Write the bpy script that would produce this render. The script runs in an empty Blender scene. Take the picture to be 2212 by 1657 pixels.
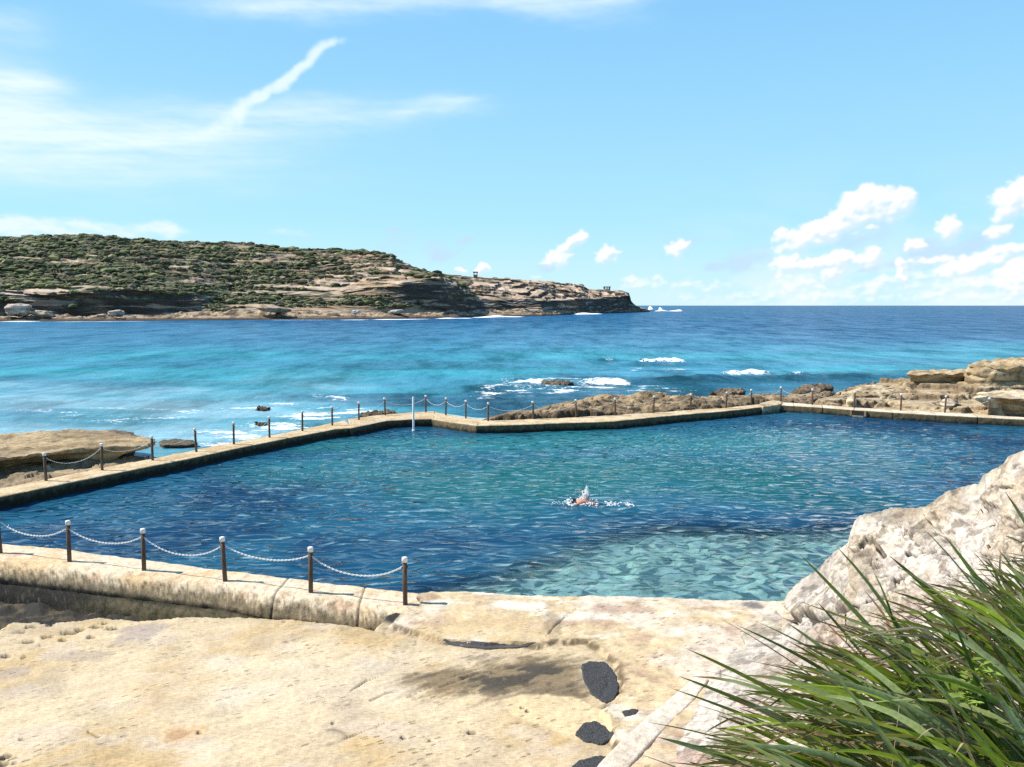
import bpy, bmesh, math, random
import numpy as np
from mathutils import Vector, Matrix

random.seed(7)
RNG = np.random.RandomState(11)
scn = bpy.context.scene
COL = scn.collection

# ------------------------------------------------------------------ camera maths
F, CX, CY, HOR = 1750.0, 1105.5, 828.5, 660.0
PITCH = math.atan((CY - HOR) / F)
CAMZ = 6.57
DECK = 0.42
SEA = -0.30
CP, SP = math.cos(PITCH), math.sin(PITCH)

def ray(x, y):
    xc, yc = (x - CX) / F, -(y - CY) / F
    return (xc, CP + yc * SP, -SP + yc * CP)

def P(x, y, z):
    d = ray(x, y)
    t = (z - CAMZ) / d[2]
    return (d[0] * t, d[1] * t, z)

def PD(x, y, dist):
    d = ray(x, y)
    t = dist / d[1]
    return (d[0] * t, dist, CAMZ + d[2] * t)

def K(x, y):
    d = ray(x, y)
    return d[0] / d[1]

# ------------------------------------------------------------------ numpy noise
_perm = RNG.permutation(256)
_perm = np.concatenate([_perm, _perm, _perm]).astype(np.int64)
_grad = RNG.normal(size=(256, 3))
_grad /= np.linalg.norm(_grad, axis=1)[:, None]

def perlin2(x, y, seed):
    x = x.astype(np.float32); y = y.astype(np.float32)
    xi = np.floor(x); yi = np.floor(y)
    fx, fy = x - xi, y - yi
    i = xi.astype(np.int32) & 255; j = yi.astype(np.int32) & 255
    u = fx * fx * fx * (fx * (fx * 6 - 15) + 10)
    v = fy * fy * fy * (fy * (fy * 6 - 15) + 10)
    out = 0.0
    for dx in (0, 1):
        pi = _perm32[(i + dx) + seed]
        wx = u if dx else 1 - u
        for dy in (0, 1):
            h = _perm32[pi + ((j + dy) & 255)]
            out = out + (_g2x[h] * (fx - dx) + _g2y[h] * (fy - dy)) * (wx * (v if dy else 1 - v))
    return out * 1.45

_perm32 = _perm.astype(np.int32)
_ga = RNG.uniform(0, 2 * np.pi, 256)
_g2x = np.cos(_ga).astype(np.float32); _g2y = np.sin(_ga).astype(np.float32)

def perlin(p):
    p = np.asarray(p, float)
    if p[0, 2] == p[-1, 2] and np.ptp(p[:, 2]) == 0:
        return perlin2(p[:, 0], p[:, 1], int(p[0, 2] * 31) % 256)
    i = np.floor(p).astype(np.int64)
    f = p - i
    i &= 255
    u = f * f * f * (f * (f * 6 - 15) + 10)
    out = 0.0
    for dx in (0, 1):
        for dy in (0, 1):
            for dz in (0, 1):
                h = _perm[_perm[_perm[i[:, 0] + dx] + ((i[:, 1] + dy) & 255)] + ((i[:, 2] + dz) & 255)]
                g = _grad[h]
                d = (f[:, 0] - dx) * g[:, 0] + (f[:, 1] - dy) * g[:, 1] + (f[:, 2] - dz) * g[:, 2]
                w = (u[:, 0] if dx else 1 - u[:, 0]) * (u[:, 1] if dy else 1 - u[:, 1]) * (u[:, 2] if dz else 1 - u[:, 2])
                out = out + d * w
    return out * 1.4

def fbm(p, octaves=4, gain=0.5, lac=2.03):
    p = np.asarray(p, float)
    a, s, out = 1.0, 1.0, 0.0
    for k in range(octaves):
        out = out + a * perlin(p * s + 17.3 * k)
        a *= gain
        s *= lac
    return out

def cells(u, v):
    """blocky fracture pattern: distance to the joint and a random number per block"""
    i, j = np.floor(u).astype(np.int64), np.floor(v).astype(np.int64)
    d1 = np.full(u.shape, 9.0); d2 = np.full(u.shape, 9.0); hid = np.zeros(u.shape)
    for dx in (-1, 0, 1):
        for dy in (-1, 0, 1):
            h = _perm[_perm[(i + dx) & 255] + ((j + dy) & 255)]
            d = np.maximum(np.abs(i + dx + (h * 37 % 256) / 256.0 - u), np.abs(j + dy + (h * 101 % 256) / 256.0 - v))
            near = d < d1
            d2 = np.where(near, d1, np.minimum(d2, d)); hid = np.where(near, h / 255.0, hid); d1 = np.minimum(d1, d)
    return d2 - d1, hid

def worley(p):
    """distance to nearest and second nearest feature point (2-D use: z kept constant)"""
    p = np.asarray(p, float)
    i = np.floor(p).astype(np.int64)
    f = p - i
    d1 = np.full(len(p), 9.0)
    d2 = np.full(len(p), 9.0)
    for dx in (-1, 0, 1):
        for dy in (-1, 0, 1):
            h = _perm[_perm[(i[:, 0] + dx) & 255] + ((i[:, 1] + dy) & 255)]
            ox = (h * 37 % 256) / 256.0
            oy = (h * 101 % 256) / 256.0
            d = np.hypot(dx + ox - f[:, 0], dy + oy - f[:, 1])
            d2 = np.minimum(d2, np.maximum(d1, d))
            d1 = np.minimum(d1, d)
    return d1, d2

def sstep(a, b, x):
    t = np.clip((x - a) / (b - a), 0, 1)
    return t * t * (3 - 2 * t)

def lerp(a, b, t):
    return a + (b - a) * t

def cmix(a, b, t):
    t = np.asarray(t)[..., None]
    return np.asarray(a) * (1 - t) + np.asarray(b) * t

def pts3(X, Y, Z=None, s=(1, 1, 1), o=0.0):
    X = np.asarray(X, float).ravel()
    Y = np.asarray(Y, float).ravel()
    Z = np.zeros_like(X) if Z is None else np.asarray(Z, float).ravel()
    return np.stack([X * s[0] + o, Y * s[1] + o * 1.7, Z * s[2] + o * 0.3], 1)

def sdf_poly(poly, X, Y):
    """signed distance, positive inside"""
    poly = np.asarray(poly, float)[:, :2]
    x, y = X.ravel(), Y.ravel()
    n = len(poly)
    d = np.full(x.shape, 1e18)
    inside = np.zeros(x.shape, bool)
    for a in range(n):
        p, q = poly[a], poly[(a + 1) % n]
        e = q - p
        wx, wy = x - p[0], y - p[1]
        t = np.clip((wx * e[0] + wy * e[1]) / (e @ e + 1e-12), 0, 1)
        d = np.minimum(d, (wx - e[0] * t) ** 2 + (wy - e[1] * t) ** 2)
        c = ((p[1] > y) != (q[1] > y))
        with np.errstate(divide='ignore', invalid='ignore'):
            xi = (q[0] - p[0]) * (y - p[1]) / (q[1] - p[1] + 1e-15) + p[0]
        inside ^= c & (x < xi)
    d = np.sqrt(d)
    return np.where(inside, d, -d).reshape(X.shape)

def poly_px(pts, z=DECK):
    return [P(x, y, z)[:2] for x, y in pts]

def seg_dist(line, X, Y):
    line = np.asarray(line, float)[:, :2]
    d = np.full(X.shape, 1e18)
    for a in range(len(line) - 1):
        p, q = line[a], line[a + 1]
        e = q - p
        t = np.clip(((X - p[0]) * e[0] + (Y - p[1]) * e[1]) / (e @ e + 1e-12), 0, 1)
        d = np.minimum(d, (X - p[0] - e[0] * t) ** 2 + (Y - p[1] - e[1] * t) ** 2)
    return np.sqrt(d)

# ------------------------------------------------------------------ object helpers
def tag(o, label=None, cat=None, group=None, kind=None):
    if label: o['label'] = label
    if cat: o['category'] = cat
    if group: o['group'] = group
    if kind: o['kind'] = kind
    return o

def empty(name, loc, rz=0.0):
    o = bpy.data.objects.new(name, None)
    o.empty_display_size = 0.2
    COL.objects.link(o)
    o.location = loc
    o.rotation_euler = (0, 0, rz)
    return o

def link(name, me, mat, parent=None):
    o = bpy.data.objects.new(name, me)
    COL.objects.link(o)
    if mat: me.materials.append(mat)
    if parent: o.parent = parent
    return o

def mesh_np(name, V, Q, cols=None, aux=None, smooth=True):
    V = np.ascontiguousarray(V, np.float32).reshape(-1, 3)
    Q = np.ascontiguousarray(Q, np.int32)
    n = Q.shape[1]
    me = bpy.data.meshes.new(name)
    me.vertices.add(len(V))
    me.vertices.foreach_set('co', V.ravel())
    me.loops.add(Q.size)
    me.loops.foreach_set('vertex_index', Q.ravel())
    me.polygons.add(len(Q))
    me.polygons.foreach_set('loop_start', np.arange(0, Q.size, n, dtype=np.int32))
    me.polygons.foreach_set('loop_total', np.full(len(Q), n, np.int32))
    me.polygons.foreach_set('use_smooth', np.full(len(Q), smooth, bool))
    for nm, c in (('Col', cols), ('Aux', aux)):
        if c is not None:
            c = np.asarray(c, np.float32).reshape(-1, 3)
            a = me.color_attributes.new(nm, 'FLOAT_COLOR', 'POINT')
            a.data.foreach_set('color', np.concatenate([np.clip(c, 0, 4), np.ones((len(c), 1), np.float32)], 1).ravel())
    me.update(calc_edges=True)
    me.validate()
    return me

def grid_quads(ny, nx, wrap=False):
    i = np.arange(ny - 1)[:, None] * nx
    j = np.arange(nx if wrap else nx - 1)[None, :]
    jn = (j + 1) % nx
    return np.stack([i + j, i + jn, i + nx + jn, i + nx + j], -1).reshape(-1, 4)

def grid_mesh(name, V, cols=None, aux=None, flip=False):
    ny, nx = V.shape[:2]
    Q = grid_quads(ny, nx)
    if flip: Q = Q[:, ::-1]
    return mesh_np(name, V, Q, cols, aux)

def grid_normals(V):
    du = np.gradient(V, axis=1)
    dv = np.gradient(V, axis=0)
    n = np.cross(du, dv)
    n /= np.linalg.norm(n, axis=2)[..., None] + 1e-12
    return n

class MB:
    """collects simple shapes, builds one mesh"""
    def __init__(s):
        s.v, s.f = [], []
    def add(s, v, f):
        b = len(s.v)
        s.v += [tuple(q) for q in v]
        s.f += [tuple(b + i for i in q) for q in f]
    def lathe(s, prof, n=12, c=(0, 0, 0), jit=0.0):
        v, f = [], []
        for r, z in prof:
            for k in range(n):
                a = 2 * math.pi * k / n
                rr = r * (1 + jit * math.sin(3.1 * a + z * 7))
                v.append((c[0] + rr * math.cos(a), c[1] + rr * math.sin(a), c[2] + z))
        m = len(prof)
        for i in range(m - 1):
            for k in range(n):
                f.append((i * n + k, i * n + (k + 1) % n, (i + 1) * n + (k + 1) % n, (i + 1) * n + k))
        f.append(tuple(range(n))[::-1])
        f.append(tuple((m - 1) * n + k for k in range(n)))
        s.add(v, f)
    def box(s, c, d, rz=0.0, taper=1.0):
        v = []
        for z in (-1, 1):
            t = taper if z > 0 else 1
            for x, y in ((-1, -1), (1, -1), (1, 1), (-1, 1)):
                px, py = x * d[0] / 2 * t, y * d[1] / 2 * t
                v.append((c[0] + px * math.cos(rz) - py * math.sin(rz), c[1] + px * math.sin(rz) + py * math.cos(rz), c[2] + z * d[2] / 2))
        s.add(v, [(3, 2, 1, 0), (4, 5, 6, 7), (0, 1, 5, 4), (1, 2, 6, 5), (2, 3, 7, 6), (3, 0, 4, 7)])
    def build(s, name, mat, parent=None, smooth=False, bevel=0.0):
        me = bpy.data.meshes.new(name)
        me.from_pydata(s.v, [], s.f)
        if bevel:
            bm = bmesh.new(); bm.from_mesh(me)
            bmesh.ops.bevel(bm, geom=[e for e in bm.edges if e.calc_face_angle(0) > 0.6], offset=bevel, segments=2, affect='EDGES', clamp_overlap=True)
            bm.to_mesh(me); bm.free()
        for p in me.polygons: p.use_smooth = smooth
        return link(name, me, mat, parent)

# ------------------------------------------------------------------ materials
def new_mat(name):
    m = bpy.data.materials.new(name)
    m.use_nodes = True
    nt = m.node_tree
    nt.nodes.clear()
    out = nt.nodes.new('ShaderNodeOutputMaterial')
    return m, nt, out

def N(nt, typ, **kw):
    n = nt.nodes.new(typ)
    for k, v in kw.items():
        if k.startswith('i_'):
            n.inputs[k[2:].replace('_', ' ')].default_value = v
        else:
            setattr(n, k, v)
    return n

def L(nt, a, b):
    nt.links.new(a, b)

def math_n(nt, op, a, b=None, clamp=False):
    n = nt.nodes.new('ShaderNodeMath')
    n.operation = op
    n.use_clamp = clamp
    for k, q in enumerate((a, b)):
        if q is None: continue
        if isinstance(q, (int, float)): n.inputs[k].default_value = q
        else: nt.links.new(q, n.inputs[k])
    return n.outputs[0]

def maprange(nt, v, a, b, c=0.0, d=1.0, smooth=True):
    n = nt.nodes.new('ShaderNodeMapRange')
    n.interpolation_type = 'SMOOTHSTEP' if smooth else 'LINEAR'
    nt.links.new(v, n.inputs[0])
    for k, q in enumerate((a, b, c, d)): n.inputs[1 + k].default_value = q
    return n.outputs[0]

def mixcol(nt, fac, a, b, mode='MIX'):
    n = nt.nodes.new('ShaderNodeMix')
    n.data_type = 'RGBA'
    n.blend_type = mode
    n.clamp_factor = True
    for k, q in ((0, fac), (6, a), (7, b)):
        if isinstance(q, (int, float)): n.inputs[k].default_value = q
        elif isinstance(q, (tuple, list)): n.inputs[k].default_value = (*q[:3], 1)
        else: nt.links.new(q, n.inputs[k])
    return n.outputs[2]

def noise(nt, vec, scale, detail=4, rough=0.55, dist=0.0):
    n = nt.nodes.new('ShaderNodeTexNoise')
    n.inputs['Scale'].default_value = scale
    n.inputs['Detail'].default_value = detail
    n.inputs['Roughness'].default_value = rough
    n.inputs['Distortion'].default_value = dist
    if vec is not None: nt.links.new(vec, n.inputs['Vector'])
    return n.outputs[0]

def mapping(nt, vec, scale=(1, 1, 1), rot=(0, 0, 0), loc=(0, 0, 0)):
    n = nt.nodes.new('ShaderNodeMapping')
    n.inputs['Scale'].default_value = scale
    n.inputs['Rotation'].default_value = rot
    n.inputs['Location'].default_value = loc
    nt.links.new(vec, n.inputs['Vector'])
    return n.outputs[0]

def rock_mat(name, s1=8.0, s2=45.0, bump=0.03, amt=0.35, rough=0.9, strata=None, spec=0.25, speck=0.0, speckscale=60.0, dashes=0.0):
    """rock whose broad colours come with the mesh; fine grain, mottling and bump are procedural"""
    m, nt, out = new_mat(name)
    bs = N(nt, 'ShaderNodeBsdfPrincipled')
    L(nt, bs.outputs[0], out.inputs[0])
    bs.inputs['Roughness'].default_value = rough
    bs.inputs['Specular IOR Level'].default_value = spec
    at = N(nt, 'ShaderNodeVertexColor', layer_name='Col')
    geo = N(nt, 'ShaderNodeNewGeometry')
    pos = geo.outputs['Position']
    if strata: pos2 = mapping(nt, pos, strata)
    else: pos2 = pos
    n1 = noise(nt, pos2, s1, 6, 0.6)
    n2 = noise(nt, pos, s2, 5, 0.65)
    v1 = maprange(nt, n1, 0.3, 0.7, 1 - amt, 1 + amt, False)
    v2 = maprange(nt, n2, 0.3, 0.7, 1 - amt * 0.7, 1 + amt * 0.7, False)
    k = math_n(nt, 'MULTIPLY', v1, v2)
    comb = N(nt, 'ShaderNodeCombineColor')
    for q in range(3): L(nt, k, comb.inputs[q])
    c = mixcol(nt, 1.0, at.outputs[0], comb.outputs[0], 'MULTIPLY')
    if speck:
        vz = N(nt, 'ShaderNodeTexVoronoi', feature='F1')
        vz.inputs['Scale'].default_value = speckscale
        L(nt, pos2, vz.inputs['Vector'])
        sel = N(nt, 'ShaderNodeSeparateColor')
        L(nt, vz.outputs['Color'], sel.inputs[0])
        a = math_n(nt, 'LESS_THAN', vz.outputs['Distance'], 0.32)
        b = math_n(nt, 'LESS_THAN', sel.outputs[0], speck)
        c = mixcol(nt, math_n(nt, 'MULTIPLY', a, b), c, (0.05, 0.04, 0.03))
    if dashes:
        dv = mapping(nt, mapping(nt, pos, (1, 1, 1), (0, 0, -0.55)), (6.5, 19.0, 8.0))
        vz = N(nt, 'ShaderNodeTexVoronoi', feature='F1'); L(nt, dv, vz.inputs['Vector']); vz.inputs['Scale'].default_value = 1.0
        sel = N(nt, 'ShaderNodeSeparateColor'); L(nt, vz.outputs['Color'], sel.inputs[0])
        wob = math_n(nt, 'MULTIPLY', math_n(nt, 'SUBTRACT', n2, 0.5), 0.9)
        inside = maprange(nt, math_n(nt, 'ADD', vz.outputs['Distance'], wob), 0.40, 0.22)
        some = math_n(nt, 'MULTIPLY', maprange(nt, sel.outputs[0], 0.74, 0.90), maprange(nt, noise(nt, pos, 0.9, 3), 0.42, 0.62))
        dash = math_n(nt, 'MULTIPLY', inside, some)
        c = mixcol(nt, math_n(nt, 'MULTIPLY', dash, dashes), c, (0.20, 0.14, 0.08))
    L(nt, c, bs.inputs['Base Color'])
    h = math_n(nt, 'ADD', n1, math_n(nt, 'MULTIPLY', n2, 0.5))
    if dashes: h = math_n(nt, 'SUBTRACT', h, math_n(nt, 'MULTIPLY', dash, 0.8))
    bp = N(nt, 'ShaderNodeBump', i_Strength=1.0, i_Distance=bump)
    L(nt, h, bp.inputs['Height'])
    L(nt, bp.outputs[0], bs.inputs['Normal'])
    return m

def plain_mat(name, col, rough=0.6, var=0.15, scale=20.0, bump=0.0, spec=0.4, stretch=(1, 1, 1), metallic=0.0):
    m, nt, out = new_mat(name)
    bs = N(nt, 'ShaderNodeBsdfPrincipled')
    L(nt, bs.outputs[0], out.inputs[0])
    tc = N(nt, 'ShaderNodeTexCoord')
    v = mapping(nt, tc.outputs['Object'], stretch)
    n = noise(nt, v, scale, 5, 0.6)
    lo = tuple(q * (1 - var) for q in col)
    hi = tuple(min(1, q * (1 + var)) for q in col)
    L(nt, mixcol(nt, maprange(nt, n, 0.3, 0.7), lo, hi), bs.inputs['Base Color'])
    bs.inputs['Roughness'].default_value = rough
    bs.inputs['Specular IOR Level'].default_value = spec
    bs.inputs['Metallic'].default_value = metallic
    if bump:
        bp = N(nt, 'ShaderNodeBump', i_Strength=1.0, i_Distance=bump)
        L(nt, n, bp.inputs['Height'])
        L(nt, bp.outputs[0], bs.inputs['Normal'])
    return m

def water_mat(name, waves, rmax=0.6, rough=0.06, tint=(0.55, 0.85, 0.85), patch=None, detail=3, calm=None):
    """waves: list of (scale_x, scale_y, rotation, height). Body colour comes with the mesh (Col);
    Aux.r = foam, Aux.g = clarity of the water"""
    m, nt, out = new_mat(name)
    at = N(nt, 'ShaderNodeVertexColor', layer_name='Col')
    ax = N(nt, 'ShaderNodeVertexColor', layer_name='Aux')
    sep = N(nt, 'ShaderNodeSeparateColor')
    L(nt, ax.outputs[0], sep.inputs[0])
    geo = N(nt, 'ShaderNodeNewGeometry')
    pos = geo.outputs['Position']
    h = None
    for sx, sy, rz, amp, sharp in waves:
        v = mapping(nt, mapping(nt, pos, (1, 1, 0), (0, 0, rz)), (sx, sy, 1))
        n = noise(nt, v, 1.0, detail, 0.5, 0.35)
        if sharp:                                            # peaked crests, rounded troughs
            n = math_n(nt, 'SUBTRACT', 1.0, math_n(nt, 'ABSOLUTE', math_n(nt, 'MULTIPLY', math_n(nt, 'SUBTRACT', n, 0.5), 2.6)))
            n = math_n(nt, 'MULTIPLY', n, 0.5)
        n = math_n(nt, 'MULTIPLY', n, amp)
        h = n if h is None else math_n(nt, 'ADD', h, n)
    if calm:                                                 # ruffled and calmer patches
        h = math_n(nt, 'MULTIPLY', h, maprange(nt, noise(nt, mapping(nt, pos, calm), 1.0, 3), 0.36, 0.62, 0.5, 1.2))
    bp = N(nt, 'ShaderNodeBump', i_Strength=1.0, i_Distance=1.0)
    L(nt, h, bp.inputs['Height'])
    fr = N(nt, 'ShaderNodeFresnel', i_IOR=1.333)
    L(nt, bp.outputs[0], fr.inputs['Normal'])
    fac = math_n(nt, 'MINIMUM', fr.outputs[0], rmax)
    body_col = at.outputs[0]
    if patch:                                                # light and dark of wave groups painted into reflectance and body colour
        pn = noise(nt, mapping(nt, pos, patch), 1.0, 10, 0.82)
        pk = maprange(nt, pn, 0.40, 0.60, 0.40, 1.65, False)
        fac = math_n(nt, 'MINIMUM', math_n(nt, 'MULTIPLY', fac, pk), 0.8)
        cmb = N(nt, 'ShaderNodeCombineColor')
        pk2 = maprange(nt, pn, 0.40, 0.60, 0.58, 1.38, False)
        for q_ in range(3): L(nt, pk2, cmb.inputs[q_])
        body_col = mixcol(nt, 1.0, at.outputs[0], cmb.outputs[0], 'MULTIPLY')
    gl = N(nt, 'ShaderNodeBsdfGlossy', i_Roughness=rough)
    L(nt, bp.outputs[0], gl.inputs['Normal'])
    df = N(nt, 'ShaderNodeBsdfDiffuse')
    L(nt, body_col, df.inputs['Color'])
    tr = N(nt, 'ShaderNodeBsdfTransparent')
    tr.inputs[0].default_value = (*tint, 1)
    body = N(nt, 'ShaderNodeMixShader')
    L(nt, sep.outputs[1], body.inputs[0])
    L(nt, df.outputs[0], body.inputs[1])
    L(nt, tr.outputs[0], body.inputs[2])
    mx = N(nt, 'ShaderNodeMixShader')
    L(nt, fac, mx.inputs[0])
    L(nt, body.outputs[0], mx.inputs[1])
    L(nt, gl.outputs[0], mx.inputs[2])
    fm = N(nt, 'ShaderNodeBsdfDiffuse')
    fm.inputs[0].default_value = (0.82, 0.85, 0.86, 1)
    nz = noise(nt, mapping(nt, pos, (1.2, 2.2, 1)), 2.0, 6, 0.7, 0.6)
    ff = math_n(nt, 'ADD', sep.outputs[0], math_n(nt, 'MULTIPLY', math_n(nt, 'SUBTRACT', nz, 0.5), 1.9))
    ff = math_n(nt, 'MULTIPLY', maprange(nt, ff, 0.42, 0.62), math_n(nt, 'GREATER_THAN', sep.outputs[0], 0.02))
    m2 = N(nt, 'ShaderNodeMixShader')
    L(nt, ff, m2.inputs[0])
    L(nt, mx.outputs[0], m2.inputs[1])
    L(nt, fm.outputs[0], m2.inputs[2])
    L(nt, m2.outputs[0], out.inputs[0])
    return m

M = {}
M['rock'] = rock_mat('sandstone', 6, 40, 0.025, 0.22, speck=0.03, speckscale=14)
M['rock_fg'] = rock_mat('sandstone_slab', 14, 80, 0.015, 0.22, strata=(0.7, 2.4, 1), dashes=0.55)
M['reef'] = rock_mat('pitted_sandstone', 2.5, 9, 0.08, 0.30)
M['boulder'] = rock_mat('lichened_sandstone', 7, 42, 0.022, 0.34)
M['concrete'] = rock_mat('weathered_concrete', 9, 42, 0.022, 0.28)
M['cliff'] = rock_mat('cliff_sandstone', 0.25, 1.1, 0.5, 0.35, strata=(0.35, 0.35, 3.0))
M['post'] = plain_mat('weathered_timber', (0.105, 0.070, 0.046), 0.8, 0.45, 30, 0.004, 0.3, (1, 1, 0.12))
M['cap'] = plain_mat('white_plastic', (0.80, 0.79, 0.76), 0.5, 0.06, 25)
M['chain'] = plain_mat('chain_plastic', (0.80, 0.79, 0.75), 0.5, 0.06, 25)
M['pole'] = plain_mat('white_paint', (0.82, 0.82, 0.80), 0.45, 0.05, 6)
M['tar'] = plain_mat('black_tar', (0.050, 0.049, 0.048), 0.7, 0.8, 60, 0.025, 0.4)
M['skin'] = plain_mat('skin', (0.50, 0.25, 0.16), 0.45, 0.08, 12)
M['trunks'] = plain_mat('dark_swimwear', (0.02, 0.025, 0.05), 0.6, 0.1, 30)
M['hair'] = plain_mat('dark_hair', (0.02, 0.013, 0.01), 0.5, 0.3, 60)
M['goggles'] = plain_mat('goggle_rubber', (0.02, 0.02, 0.025), 0.3, 0.1, 30)
M['bunker'] = plain_mat('bunker_concrete', (0.16, 0.15, 0.13), 0.9, 0.25, 0.8)
M['hole'] = plain_mat('dark_recess', (0.02, 0.02, 0.018), 0.9, 0.2, 10)

def foam_mat():
    m, nt, out = new_mat('white_foam')
    d = N(nt, 'ShaderNodeBsdfDiffuse')
    tl = N(nt, 'ShaderNodeBsdfTranslucent')
    geo = N(nt, 'ShaderNodeNewGeometry')
    n = noise(nt, geo.outputs['Position'], 9, 4, 0.6)
    L(nt, mixcol(nt, n, (0.86, 0.88, 0.89), (0.95, 0.95, 0.95)), d.inputs[0])
    tl.inputs[0].default_value = (0.85, 0.9, 0.92, 1)
    mx = N(nt, 'ShaderNodeMixShader', i_Fac=0.35)
    L(nt, d.outputs[0], mx.inputs[1]); L(nt, tl.outputs[0], mx.inputs[2])
    L(nt, mx.outputs[0], out.inputs[0])
    return m
M['foam'] = foam_mat()

def leaf_mat(name, rough=0.55, trans=0.48, spec=0.14):
    m, nt, out = new_mat(name)
    at = N(nt, 'ShaderNodeVertexColor', layer_name='Col')
    geo = N(nt, 'ShaderNodeNewGeometry')
    n = noise(nt, mapping(nt, geo.outputs['Position'], (60, 60, 60)), 1.0, 3)
    k = maprange(nt, n, 0.3, 0.7, 0.8, 1.2, False)
    comb = N(nt, 'ShaderNodeCombineColor')
    for q in range(3): L(nt, k, comb.inputs[q])
    c = mixcol(nt, 1.0, at.outputs[0], comb.outputs[0], 'MULTIPLY')
    bs = N(nt, 'ShaderNodeBsdfPrincipled', i_Roughness=rough)
    bs.inputs['Specular IOR Level'].default_value = spec
    L(nt, c, bs.inputs['Base Color'])
    tl = N(nt, 'ShaderNodeBsdfTranslucent')
    L(nt, mixcol(nt, 0.5, c, (0.24, 0.30, 0.03)), tl.inputs[0])
    mx = N(nt, 'ShaderNodeMixShader', i_Fac=trans)
    L(nt, bs.outputs[0], mx.inputs[1]); L(nt, tl.outputs[0], mx.inputs[2])
    L(nt, mx.outputs[0], out.inputs[0])
    return m
M['blade'] = leaf_mat('strappy_leaf')
M['dead'] = leaf_mat('dead_leaf', 0.8, 0.2, 0.2)
M['fleshy'] = leaf_mat('fleshy_leaf', 0.4, 0.35)
M['scrub'] = leaf_mat('coastal_scrub', 0.8, 0.15, 0.2)

# ------------------------------------------------------------------ sky, sun
SUN_EL = math.radians(47.5)
SUN_DIR = Vector((-math.cos(SUN_EL) * math.cos(math.radians(9)), math.cos(SUN_EL) * math.sin(math.radians(9)), math.sin(SUN_EL)))

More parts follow.
